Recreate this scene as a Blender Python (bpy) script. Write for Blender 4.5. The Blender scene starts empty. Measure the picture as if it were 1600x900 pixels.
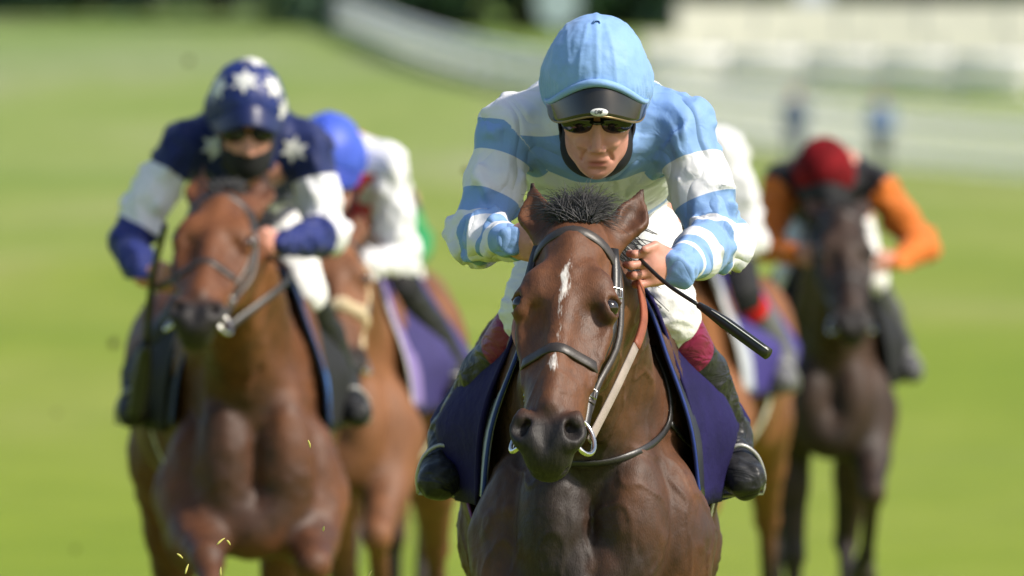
import bpy, math, random
import numpy as np
from mathutils import Vector, Matrix, noise
from mathutils.bvhtree import BVHTree

random.seed(7)
RNG = np.random.default_rng(7)
rad = math.radians
S = bpy.context.scene
COL = S.collection

# ------------------------------------------------------------------ camera
FPX = 17533.0            # focal length in photo pixels (1600 wide)
HORIZON = 356.0
CAM_Z = 1.70
cam_d = bpy.data.cameras.new('camera')
cam = bpy.data.objects.new('camera', cam_d)
COL.objects.link(cam)
cam_d.sensor_width = 36.0
cam_d.lens = 36.0 * FPX / 1600.0
cam_d.clip_start = 0.5
cam_d.clip_end = 3000.0
cam.location = (0, 0, CAM_Z)
cam.rotation_euler = (rad(90) - math.atan((450 - HORIZON) / FPX), 0, 0)
cam_d.dof.use_dof = True
cam_d.dof.focus_distance = 22.95
cam_d.dof.aperture_fstop = cam_d.lens / 70.0
S.camera = cam

# ------------------------------------------------------------------ sky and sun
SUN_EL, SUN_AZ = 42.0, 66.0     # azimuth measured from the direction towards the camera, to the right
world = bpy.data.worlds.new('World')
S.world = world
world.use_nodes = True
wn = world.node_tree
sky = wn.nodes.new('ShaderNodeTexSky')
sky.sky_type = 'NISHITA'
sky.sun_disc = False
to_sun = Vector((math.sin(rad(SUN_AZ)) * math.cos(rad(SUN_EL)), -math.cos(rad(SUN_AZ)) * math.cos(rad(SUN_EL)), math.sin(rad(SUN_EL))))
sky.sun_elevation = rad(SUN_EL)
sky.sun_rotation = math.atan2(to_sun.x, to_sun.y)
sky.air_density = 1.0
sky.dust_density = 2.0
wn.links.new(sky.outputs[0], wn.nodes['Background'].inputs[0])
wn.nodes['Background'].inputs[1].default_value = 0.13
sun_d = bpy.data.lights.new('sun', 'SUN')
sun_d.energy = 4.3
sun_d.angle = rad(5.0)
sun_d.color = (1.0, 0.93, 0.82)
sun = bpy.data.objects.new('sun', sun_d)
COL.objects.link(sun)
sun.rotation_euler = to_sun.to_track_quat('Z', 'Y').to_euler()
sun.location = (60, -20, 60)
S.view_settings.view_transform = 'Standard'
S.view_settings.look = 'None'
S.view_settings.gamma = 1.0
S.view_settings.exposure = 0.25
S.cycles.use_denoising = True


def P(px, py, d):
    """photo pixel -> world point at distance d"""
    return Vector(((px - 800.0) * d / FPX, d, CAM_Z - (py - HORIZON) * d / FPX))


def lin(r, g, b):
    f = lambda c: (c / 255.0 / 12.92) if c / 255.0 <= 0.04045 else ((c / 255.0 + 0.055) / 1.055) ** 2.4
    return (f(r), f(g), f(b), 1.0)


# ------------------------------------------------------------------ objects and tags
def empty(name, loc, rz=0.0):
    o = bpy.data.objects.new(name, None)
    COL.objects.link(o)
    o.location = loc
    o.rotation_euler = (0, 0, rz)
    o.empty_display_size = 0.2
    return o


def tag(o, label=None, cat=None, group=None, kind=None):
    if label: o['label'] = label
    if cat: o['category'] = cat
    if group: o['group'] = group
    if kind: o['kind'] = kind
    return o


def build(name, verts, faces, mat, parent=None, smooth=True, attrs=None):
    me = bpy.data.meshes.new(name)
    V = np.asarray(verts, dtype=np.float32).reshape(-1, 3)
    if isinstance(faces, np.ndarray):
        n, w = faces.shape
        me.vertices.add(len(V)); me.loops.add(n * w); me.polygons.add(n)
        me.vertices.foreach_set('co', V.ravel())
        me.loops.foreach_set('vertex_index', faces.astype(np.int32).ravel())
        me.polygons.foreach_set('loop_start', np.arange(0, n * w, w, dtype=np.int32))
        me.update(calc_edges=True)
    else:
        me.from_pydata(V.tolist(), [], faces)
    if smooth:
        me.polygons.foreach_set('use_smooth', np.ones(len(me.polygons), dtype=bool))
    for m in (mat if isinstance(mat, (list, tuple)) else [mat]):
        me.materials.append(m)
    for k, a in (attrs or {}).items():
        at = me.attributes.new(k, 'FLOAT', 'POINT')
        at.data.foreach_set('value', np.asarray(a, dtype=np.float32))
    me.update()
    o = bpy.data.objects.new(name, me)
    COL.objects.link(o)
    if parent is not None:
        o.parent = parent
    return o


# ------------------------------------------------------------------ signed distance fields
def nz(v):
    v = np.asarray(v, float)
    return v / np.linalg.norm(v)


class Field:
    def __init__(s, lo, hi, h):
        s.h = h
        s.lo = np.asarray(lo, float)
        s.n = np.ceil((np.asarray(hi, float) - s.lo) / h).astype(int) + 1
        s.A = np.full(s.n, 1.0, np.float32)

    def region(s, lo, hi, m):
        a = np.clip(np.floor((np.asarray(lo) - m - s.lo) / s.h).astype(int), 0, s.n)
        b = np.clip(np.ceil((np.asarray(hi) + m - s.lo) / s.h).astype(int) + 1, 0, s.n)
        if np.any(b - a < 1): return None
        ax = [(s.lo[i] + s.h * np.arange(a[i], b[i])).astype(np.float32) for i in range(3)]
        return (slice(a[0], b[0]), slice(a[1], b[1]), slice(a[2], b[2])), ax[0][:, None, None], ax[1][None, :, None], ax[2][None, None, :]

    def put(s, r, d, k, sub=False):
        a = s.A[r]
        if sub:
            d = -d
            if k > 0:
                q = np.maximum(k - np.abs(a - d), 0) / k
                s.A[r] = np.maximum(a, d) + q * q * k * .25
            else: s.A[r] = np.maximum(a, d)
        else:
            if k > 0:
                q = np.maximum(k - np.abs(a - d), 0) / k
                s.A[r] = np.minimum(a, d) - q * q * k * .25
            else: s.A[r] = np.minimum(a, d)

    def ell(s, c, r, R=None, k=.02, sub=False):
        """ellipsoid; R rows are the three local axes"""
        c = np.asarray(c, float); r = np.asarray(r, float)
        R = np.eye(3) if R is None else np.asarray(R, float)
        e = np.sqrt(((R * r[:, None]) ** 2).sum(0))
        g = s.region(c - e, c + e, k + 2.5 * s.h)
        if g is None: return
        sl, X, Y, Z = g
        X = X - c[0]; Y = Y - c[1]; Z = Z - c[2]
        q0 = 0; q1 = 0
        for i in range(3):
            t = R[i, 0] * X + R[i, 1] * Y + R[i, 2] * Z
            q0 = q0 + (t / r[i]) ** 2
            q1 = q1 + (t / r[i] ** 2) ** 2
        k0 = np.sqrt(q0); k1 = np.sqrt(q1) + 1e-9
        s.put(sl, (k0 * (k0 - 1) / k1).astype(np.float32), k, sub)

    def cone(s, a, b, ra, rb, k=.02, flat=None, sub=False):
        """tapered capsule; flat = (direction, scale) squashes its section along a direction"""
        a = np.asarray(a, float); b = np.asarray(b, float)
        m = max(ra, rb) * max(1.0, flat[1] if flat else 1.0)
        g = s.region(np.minimum(a, b) - m, np.maximum(a, b) + m, k + 2.5 * s.h)
        if g is None: return
        sl, X, Y, Z = g
        ba = b - a
        X = X - a[0]; Y = Y - a[1]; Z = Z - a[2]
        hh = np.clip((X * ba[0] + Y * ba[1] + Z * ba[2]) / (ba @ ba + 1e-12), 0, 1)
        vx = X - hh * ba[0]; vy = Y - hh * ba[1]; vz = Z - hh * ba[2]
        d2 = vx * vx + vy * vy + vz * vz
        sc = 1.0
        if flat:
            n = nz(flat[0]); dn = vx * n[0] + vy * n[1] + vz * n[2]
            d2 = d2 + (1 / flat[1] ** 2 - 1) * dn * dn
            sc = min(1.0, flat[1])
        s.put(sl, ((np.sqrt(d2) - (ra + (rb - ra) * hh)) * sc).astype(np.float32), k, sub)

    def chain(s, pts, rr, k=.02, kj=None, flat=None):
        for i in range(len(pts) - 1):
            s.cone(pts[i], pts[i + 1], rr[i], rr[i + 1], k if i == 0 else (kj if kj is not None else k), flat)

    def loft(s, o, w, v, u, st, k=.02, p=2.0, cap=.04):
        """straight-axis loft: st rows = (u, v_front, v_back, half_width)"""
        o = np.asarray(o, float); w, v, u = nz(w), nz(v), nz(u)
        st = np.asarray(st, float)
        pts = []
        for r in st:
            for sw in (-1, 1):
                for vv in (r[1], r[2]):
                    pts.append(o + u * r[0] + w * sw * r[3] + v * vv)
        pts = np.array(pts)
        g = s.region(pts.min(0) - cap, pts.max(0) + cap, k + 2.5 * s.h)
        if g is None: return
        sl, X, Y, Z = g
        X = X - o[0]; Y = Y - o[1]; Z = Z - o[2]
        U = u[0] * X + u[1] * Y + u[2] * Z
        W = w[0] * X + w[1] * Y + w[2] * Z
        V = v[0] * X + v[1] * Y + v[2] * Z
        uu = np.linspace(st[0, 0], st[-1, 0], 160)
        tab = []
        for c in (1, 2, 3):     # smooth the station table a little
            f = np.interp(uu, st[:, 0], st[:, c])
            pad = np.pad(f, 6, mode='edge'); pad[:6] = 2 * f[0] - f[1:7][::-1]; pad[-6:] = 2 * f[-1] - f[-7:-1][::-1]
            tab.append(np.convolve(pad, np.hanning(15)[1:-1] / np.hanning(15)[1:-1].sum(), 'valid'))
        Uc = np.clip(U, uu[0], uu[-1])
        idx = (Uc - uu[0]) / (uu[-1] - uu[0]) * 159
        i0 = np.minimum(idx.astype(np.int32), 158); fr = (idx - i0).astype(np.float32)
        T = [(t.astype(np.float32)[i0] * (1 - fr) + t.astype(np.float32)[i0 + 1] * fr) for t in tab]
        cv = (T[0] + T[1]) / 2; rv = np.maximum((T[0] - T[1]) / 2, .004); rw = np.maximum(T[2], .004)
        qa = np.abs(W) / rw; qb = np.abs(V - cv) / rv; qc = (U - Uc) / cap
        kk = (qa ** p + qb ** p) ** (1 / p)
        k0 = np.sqrt(kk * kk + qc * qc)
        g1 = np.sqrt((qa / rw) ** 2 + (qb / rv) ** 2 + (qc / cap) ** 2) + 1e-6
        d = np.maximum(k0 * (k0 - 1) / g1, -.2)
        d = np.where(np.isfinite(d), d, -.2)
        s.put(sl, d.astype(np.float32), k)

    def mesh(s, smooth=0):
        A = s.A
        ins = A < 0
        c = np.zeros([n - 1 for n in A.shape], np.uint8)
        for i in (0, 1):
            for j in (0, 1):
                for k in (0, 1):
                    c += ins[i:A.shape[0] - 1 + i, j:A.shape[1] - 1 + j, k:A.shape[2] - 1 + k]
        I = np.argwhere((c > 0) & (c < 8))
        vid = np.full(c.shape, -1, np.int32)
        vid[I[:, 0], I[:, 1], I[:, 2]] = np.arange(len(I), dtype=np.int32)
        cor = np.array([[i, j, k] for i in (0, 1) for j in (0, 1) for k in (0, 1)])
        vals = np.stack([A[I[:, 0] + q[0], I[:, 1] + q[1], I[:, 2] + q[2]] for q in cor], 1)
        acc = np.zeros((len(I), 3)); cnt = np.zeros(len(I))
        for e in range(8):
            for f in range(e + 1, 8):
                if np.abs(cor[e] - cor[f]).sum() != 1: continue
                a, b = vals[:, e], vals[:, f]
                m = (a < 0) != (b < 0)
                t = np.where(m, a / np.where(m, a - b, 1), 0)
                acc += np.where(m[:, None], cor[e] + t[:, None] * (cor[f] - cor[e]), 0)
                cnt += m
        V = s.lo + s.h * (I + acc / cnt[:, None])
        quads = []
        for ax in range(3):
            o1, o2 = (ax + 1) % 3, (ax + 2) % 3
            lo = [slice(1, -1)] * 3; hi = [slice(1, -1)] * 3
            lo[ax] = slice(0, -1); hi[ax] = slice(1, None)
            a, b = ins[tuple(lo)], ins[tuple(hi)]
            E = np.argwhere(a != b)
            if len(E) == 0: continue
            flip = a[E[:, 0], E[:, 1], E[:, 2]]
            C = E.copy(); C[:, o1] += 1; C[:, o2] += 1
            def at(d1, d2):
                q = C.copy(); q[:, o1] -= d1; q[:, o2] -= d2
                return vid[q[:, 0], q[:, 1], q[:, 2]]
            q = np.stack([at(1, 1), at(0, 1), at(0, 0), at(1, 0)], 1)
            q[~flip] = q[~flip][:, ::-1]
            quads.append(q)
        F = np.concatenate(quads)
        F = F[(F >= 0).all(1)]
        for _ in range(smooth):
            V = laplace(V, F, .5)
        return V, F


def laplace(V, F, lam):
    n = len(V)
    a = F.ravel(); b = np.roll(F, -1, 1).ravel()
    cnt = np.bincount(a, minlength=n) + np.bincount(b, minlength=n)
    out = np.empty_like(V)
    for i in range(3):
        out[:, i] = (np.bincount(a, V[b, i], n) + np.bincount(b, V[a, i], n)) / np.maximum(cnt, 1)
    return V + lam * (out - V)


def normals(V, F):
    n = np.cross(V[F[:, 2]] - V[F[:, 0]], V[F[:, 3]] - V[F[:, 1]])
    N = np.zeros_like(V)
    for c in range(4):
        for i in range(3):
            N[:, i] += np.bincount(F[:, c], n[:, i], len(V))
    return N / (np.linalg.norm(N, axis=1)[:, None] + 1e-12)


def noise_at(Q, oct=2):
    return np.array([noise.fractal(Vector(q), 0.9, 2.1, oct) for q in Q.tolist()])


def smst(a, b, x):
    t = np.clip((x - a) / (b - a), 0, 1)
    return t * t * (3 - 2 * t)


def bvh(V, F):
    return BVHTree.FromPolygons([tuple(v) for v in V.tolist()], F.tolist())


# ------------------------------------------------------------------ shapes for straps, tubes, hair
def spline(pts, n):
    P_ = [np.asarray(p, float) for p in pts]
    P_ = [2 * P_[0] - P_[1]] + P_ + [2 * P_[-1] - P_[-2]]
    out = []
    m = len(P_) - 3
    for i in range(n):
        t = i / (n - 1) * m
        j = min(int(t), m - 1); f = t - j
        a, b, c, d = P_[j:j + 4]
        out.append(.5 * (2 * b + (c - a) * f + (2 * a - 5 * b + 4 * c - d) * f * f + (3 * b - a - 3 * c + d) * f ** 3))
    return np.array(out)


def tube(pts, r, sides=8, closed=False):
    pts = np.asarray(pts, float); n = len(pts)
    rr = np.full(n, r, float) if np.isscalar(r) else np.asarray(r, float)
    if closed: T = np.roll(pts, -1, 0) - np.roll(pts, 1, 0)
    else: T = np.gradient(pts, axis=0)
    T /= np.linalg.norm(T, axis=1)[:, None] + 1e-12
    ref = np.array([0, 0, 1.0]) if abs(T[0][2]) < .9 else np.array([1.0, 0, 0])
    V = []; u = ref
    for i in range(n):
        u = u - T[i] * (u @ T[i]); u /= np.linalg.norm(u)
        w = np.cross(T[i], u)
        for k in range(sides):
            a = 2 * math.pi * k / sides
            V.append(pts[i] + rr[i] * (math.cos(a) * u + math.sin(a) * w))
    F = []
    for i in range(n if closed else n - 1):
        j = (i + 1) % n
        for k in range(sides):
            l = (k + 1) % sides
            F.append((i * sides + k, i * sides + l, j * sides + l, j * sides + k))
    if not closed:
        F.append(tuple(range(sides))[::-1]); F.append(tuple((n - 1) * sides + k for k in range(sides)))
    return V, F


def strap(pts, nrm, width, thick, closed=False):
    """flat strap with rounded section lying along pts with surface normals nrm"""
    pts = np.asarray(pts, float); nrm = np.asarray(nrm, float); n = len(pts)
    T = (np.roll(pts, -1, 0) - np.roll(pts, 1, 0)) if closed else np.gradient(pts, axis=0)
    T /= np.linalg.norm(T, axis=1)[:, None] + 1e-12
    B = np.cross(T, nrm); B /= np.linalg.norm(B, axis=1)[:, None] + 1e-12
    N = np.cross(B, T)
    prof = [(-.5, 0), (-.5, .7), (-.44, 1), (0, 1.04), (.44, 1), (.5, .7), (.5, 0), (0, -.25)]
    V = []; m = len(prof)
    for i in range(n):
        for a, b in prof: V.append(pts[i] + B[i] * a * width + N[i] * b * thick)
    F = []
    for i in range(n if closed else n - 1):
        j = (i + 1) % n
        for k in range(m):
            l = (k + 1) % m
            F.append((i * m + k, j * m + k, j * m + l, i * m + l))
    if not closed:
        F.append(tuple(range(m))); F.append(tuple((n - 1) * m + k for k in range(m))[::-1])
    return V, F


def join(parts):
    V = []; F = []
    for v, f in parts:
        o = len(V); V.extend(list(v)); F.extend([tuple(i + o for i in q) for q in f])
    return V, F


def hair(roots, dirs, length, r, curl, seg=6, grav=0.0, rnd=None):
    parts = []
    rnd = rnd or random
    for p, d in zip(roots, dirs):
        p = np.asarray(p, float); d = nz(d)
        L = length * rnd.uniform(.4, 1.2)
        side = nz(np.cross(d, [rnd.uniform(-1, 1), rnd.uniform(-1, 1), rnd.uniform(-1, 1)]))
        c = rnd.uniform(-1, 1) * curl
        pts = []
        for i in range(seg):
            t = i / (seg - 1)
            pts.append(p + d * L * t + side * c * L * t * t + np.array([0, 0, -grav * L * t * t]))
        parts.append(tube(pts, [r * (1 - .8 * i / (seg - 1)) for i in range(seg)], 3))
    return join(parts)


def box(lo, hi):
    x0, y0, z0 = lo; x1, y1, z1 = hi
    V = [(x0, y0, z0), (x1, y0, z0), (x1, y1, z0), (x0, y1, z0), (x0, y0, z1), (x1, y0, z1), (x1, y1, z1), (x0, y1, z1)]
    F = [(0, 3, 2, 1), (4, 5, 6, 7), (0, 1, 5, 4), (1, 2, 6, 5), (2, 3, 7, 6), (3, 0, 4, 7)]
    return V, F


# ------------------------------------------------------------------ materials
class Mat:
    def __init__(s, name, rough=.5, spec=.5, metal=0.0):
        s.m = bpy.data.materials.new(name); s.m.use_nodes = True
        s.n = s.m.node_tree.nodes; s.l = s.m.node_tree.links
        s.b = s.n['Principled BSDF']
        s.b.inputs['Roughness'].default_value = rough
        s.b.inputs['Specular IOR Level'].default_value = spec
        s.b.inputs['Metallic'].default_value = metal

    def attr(s, name):
        a = s.n.new('ShaderNodeAttribute'); a.attribute_name = name
        return a.outputs['Fac']

    def coord(s, scale=(1, 1, 1)):
        t = s.n.new('ShaderNodeTexCoord'); m = s.n.new('ShaderNodeMapping')
        m.inputs['Scale'].default_value = scale
        s.l.new(t.outputs['Object'], m.inputs[0])
        return m.outputs[0]

    def noise(s, scale, detail=3, vec=None, rough=.55, dist=0.0):
        t = s.n.new('ShaderNodeTexNoise')
        t.inputs['Scale'].default_value = scale; t.inputs['Detail'].default_value = detail
        t.inputs['Roughness'].default_value = rough; t.inputs['Distortion'].default_value = dist
        s.l.new(vec if vec is not None else s.coord(), t.inputs['Vector'])
        return t.outputs['Fac']

    def ramp(s, fac, stops, const=False):
        r = s.n.new('ShaderNodeValToRGB')
        e = r.color_ramp.elements
        while len(e) > 1: e.remove(e[-1])
        e[0].position = stops[0][0]; e[0].color = stops[0][1]
        for p, c in stops[1:]:
            q = e.new(p); q.color = c
        if const: r.color_ramp.interpolation = 'CONSTANT'
        s.l.new(fac, r.inputs[0])
        return r.outputs[0]

    def rng(s, fac, a, b, c=0.0, d=1.0):
        r = s.n.new('ShaderNodeMapRange')
        for i, v in zip((1, 2, 3, 4), (a, b, c, d)): r.inputs[i].default_value = v
        s.l.new(fac, r.inputs[0])
        return r.outputs[0]

    def math(s, op, a, b):
        m = s.n.new('ShaderNodeMath'); m.operation = op
        for i, v in enumerate((a, b)):
            if isinstance(v, (int, float)): m.inputs[i].default_value = v
            else: s.l.new(v, m.inputs[i])
        return m.outputs[0]

    def mix(s, fac, a, b, mode='MIX'):
        m = s.n.new('ShaderNodeMix'); m.data_type = 'RGBA'; m.blend_type = mode
        for i, v in ((0, fac), (6, a), (7, b)):
            if isinstance(v, (int, float)): m.inputs[i].default_value = v
            elif isinstance(v, tuple): m.inputs[i].default_value = v
            else: s.l.new(v, m.inputs[i])
        return m.outputs[2]

    def color(s, c):
        if isinstance(c, tuple): s.b.inputs['Base Color'].default_value = c
        else: s.l.new(c, s.b.inputs['Base Color'])

    def rough(s, f): s.l.new(f, s.b.inputs['Roughness'])

    def bump(s, fac, strength=.3, dist=.01):
        b = s.n.new('ShaderNodeBump'); b.inputs['Strength'].default_value = strength; b.inputs['Distance'].default_value = dist
        s.l.new(fac, b.inputs['Height']); s.l.new(b.outputs[0], s.b.inputs['Normal'])


def simple(name, c, rough=.5, spec=.5, metal=0.0, var=.12, nscale=18, bump=0.0, bscale=60, bdist=.004, sheen=0.0):
    m = Mat(name, rough, spec, metal)
    n = m.noise(nscale, 4)
    lo = tuple(x * (1 - var) for x in c[:3]) + (1,); hi = tuple(min(1, x * (1 + var)) for x in c[:3]) + (1,)
    m.color(m.ramp(n, [(.3, lo), (.7, hi)]))
    if bump: m.bump(m.noise(bscale, 3), bump, bdist)
    if sheen: m.b.inputs['Sheen Weight'].default_value = sheen
    return m.m


def coat(name, base, red, dark, rough=.42):
    m = Mat(name, rough, .30)
    v = m.coord((1, 1, 1))
    big = m.noise(5.5, 4, v, .6, .6)
    c = m.ramp(big, [(.28, dark), (.45, base), (.68, red)])
    fine = m.noise(160, 3, m.coord((1, .35, .35)))
    c = m.mix(m.rng(fine, .3, .7, 0, .34), c, dark)
    mid = m.noise(34, 3, m.coord((1, .6, .6)), .6, .8)
    c = m.mix(m.rng(mid, .45, .75, 0, .35), c, red)
    c = m.mix(m.attr('points_shade'), c, m.mix(m.rng(fine, .3, .7), (.012, .010, .010, 1), (.030, .025, .023, 1)))
    edge = m.math('ADD', m.attr('bl'), m.rng(m.noise(190, 3, m.coord((1, .3, .16))), .3, .7, -.005, .005))
    c = m.mix(m.rng(edge, -.002, .006), c, (.68, .64, .60, 1))
    m.color(c)
    m.rough(m.rng(big, .3, .7, rough + .06, rough + .24))
    h = m.math('ADD', m.noise(420, 3, m.coord((1, .45, .35))), m.math('MULTIPLY', m.noise(14, 3, None, .5, 1.0), 3.0))
    m.bump(h, .26, .004)
    return m.m


M = {}
M['eye'] = simple('eye_glass', (.012, .007, .005, 1), .06, .8)
M['leather_black'] = simple('black_leather', (.022, .020, .019, 1), .38, .5, bump=.3, bscale=200, bdist=.001)
M['leather_worn'] = simple('worn_dark_leather', (.040, .032, .027, 1), .42, .5, var=.35, bump=.3, bscale=180, bdist=.001)
M['rein_rubber'] = simple('brown_rubber', lin(150, 84, 60), .55, .4, var=.25, bump=.5, bscale=300, bdist=.002)
M['rein_web'] = simple('grey_webbing', lin(150, 138, 128), .7, .3, var=.2, bump=.4, bscale=300, bdist=.002)
M['steel'] = simple('polished_steel', (.72, .70, .66, 1), .22, .5, 1.0, var=.08)
M['stirrup'] = simple('dull_alloy', (.42, .41, .39, 1), .4, .5, .3, var=.1)
M['sheepskin'] = simple('cream_sheepskin', lin(215, 195, 160), .95, .1, var=.2, nscale=60, bump=1.0, bscale=160, bdist=.01)
M['hair_black'] = simple('dark_hair', (.030, .029, .031, 1), .5, .5, var=.4, nscale=40)
M['hair_grey'] = simple('dusty_dark_hair', (.042, .040, .042, 1), .55, .5, var=.45, nscale=60)
M['hair_red'] = simple('brown_hair', (.07, .035, .02, 1), .5, .4, var=.4, nscale=40)
M['hoof'] = simple('hoof_horn', (.05, .04, .035, 1), .5, .4)
M['white_cotton'] = simple('white_breeches', (.80, .79, .77, 1), .75, .25, var=.04, bump=.5, bscale=45, bdist=.006, sheen=.1)
M['black_cloth'] = simple('black_cloth', (.016, .016, .018, 1), .7, .3, bump=.3, bscale=90, bdist=.003)
M['visor'] = simple('dark_visor', (.020, .018, .012, 1), .08, .7, var=.3)
M['lens'] = simple('dark_lens', (.008, .008, .009, 1), .07, .7)
M['gold_edge'] = simple('dull_gold_trim', lin(140, 118, 82), .35, .5, .4)
M['whip'] = simple('black_whip', (.018, .018, .016, 1), .33, .5, bump=.2, bscale=200, bdist=.001)
M['white_print'] = simple('white_print', (.7, .7, .68, 1), .6, .3)
M['navy_cloth'] = simple('navy_saddlecloth', lin(30, 24, 72), .75, .2, var=.25, nscale=9, bump=.5, bscale=22, bdist=.012)
M['blue_trim'] = simple('royal_blue_trim', lin(40, 58, 128), .6, .3)
M['white_pad'] = simple('pale_grey_pad', lin(175, 180, 190), .8, .2, bump=.4, bscale=60)
M['purple_web'] = simple('purple_girth', lin(112, 62, 158), .6, .3, var=.3, nscale=40)
M['white_web'] = simple('white_girth', lin(225, 222, 205), .7, .3)
M['saddle'] = simple('black_saddle', (.014, .014, .016, 1), .35, .5)


def boot_mat(name, glossy=.22, c=(.016, .016, .017, 1), cuff=None, level=.0):
    m = Mat(name, glossy + .2, .3)
    n = m.noise(30, 3, None, .6, 1.5)
    col = m.ramp(n, [(.35, c), (.62, tuple(min(1, x * 1.8) for x in c[:3]) + (1,)), (.82, (.07, .07, .075, 1))])
    if cuff: col = m.mix(m.rng(m.attr('cuff'), -.001, .001), col, cuff)
    m.color(col)
    m.bump(m.noise(13, 2, m.coord((1, 1, 2.2)), .5, 1.0), .6, .02)
    return m.m


def skin_mat(name, c):
    m = Mat(name, .45, .4)
    n = m.noise(40, 4)
    lo = (c[0] * .85, c[1] * .78, c[2] * .75, 1); hi = (min(1, c[0] * 1.08), c[1] * 1.05, c[2] * 1.05, 1)
    col = m.ramp(n, [(.3, lo), (.7, hi)])
    col = m.mix(m.attr('lip'), col, lin(150, 70, 66))
    m.color(col)
    m.b.inputs['Subsurface Weight'].default_value = .06
    m.b.inputs['Subsurface Radius'].default_value = (.012, .005, .003)
    m.bump(m.noise(220, 2), .12, .001)
    return m.m


M['skin'] = skin_mat('skin', lin(205, 150, 132))


def silk(name, left, right, torso, rough=.58, wr=.9):
    """left/right: constant ramps along each sleeve, torso: constant ramp along the back"""
    m = Mat(name, rough, .25)
    l = m.ramp(m.attr('arm'), left, True)
    r = m.ramp(m.attr('arm'), right, True)
    t = m.ramp(m.attr('tor'), torso, True)
    arm = m.mix(m.rng(m.attr('side'), -.001, .001), l, r)
    c = m.mix(m.rng(m.attr('mask'), -.0005, .0005), t, arm)
    n = m.noise(9, 3)
    c = m.mix(m.rng(n, .3, .7, 0, .12), c, (.35, .37, .42, 1), 'MULTIPLY')
    m.color(c)
    rdg = m.math('ABSOLUTE', m.math('SUBTRACT', m.noise(8, 1.5, m.coord((1.2, 1, .7)), .4, .9), .5), 0)
    h = m.math('ADD', m.math('MULTIPLY', rdg, 2.0), m.math('MULTIPLY', m.noise(34, 2, m.coord((1, .6, 1)), .45, 1.0), .10))
    m.bump(h, wr * .6, .05)
    m.b.inputs['Sheen Weight'].default_value = .1
    return m.m


# ------------------------------------------------------------------ horses
def rot_head(pitch, yaw, roll):
    """rows: w (lateral), v (out of the face), u (poll to muzzle)"""
    a = rad(pitch)
    w = Vector((1, 0, 0)); v = Vector((0, -math.cos(a), math.sin(a))); u = Vector((0, -math.sin(a), -math.cos(a)))
    R = Matrix.Rotation(rad(yaw), 3, 'Z') @ Matrix.Rotation(rad(roll), 3, 'Y')
    return np.array([R @ w, R @ v, R @ u])


FORE_DOWN = [(.155, -.20, 1.00), (.135, -.22, .50), (.125, -.16, .17), (.125, -.22, .075), (.125, -.245, .035)]
FORE_FOLD = [(.155, -.22, 1.00), (.145, -.52, .74), (.135, -.30, .50), (.13, -.20, .47), (.13, -.15, .44)]
FORE_REACH = [(.155, -.22, 1.00), (.14, -.62, .76), (.13, -.90, .58), (.13, -1.00, .55), (.13, -1.05, .53)]
HIND_DOWN = [(.17, .66, 1.02), (.14, .98, .56), (.13, .84, .17), (.13, .78, .075), (.13, .755, .035)]
HIND_UNDER = [(.17, .58, 1.00), (.13, .84, .52), (.12, .52, .24), (.12, .45, .15), (.12, .425, .11)]
HIND_BACK = [(.17, .74, 1.02), (.14, 1.16, .66), (.13, 1.34, .32), (.13, 1.42, .30), (.13, 1.46, .28)]


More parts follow.
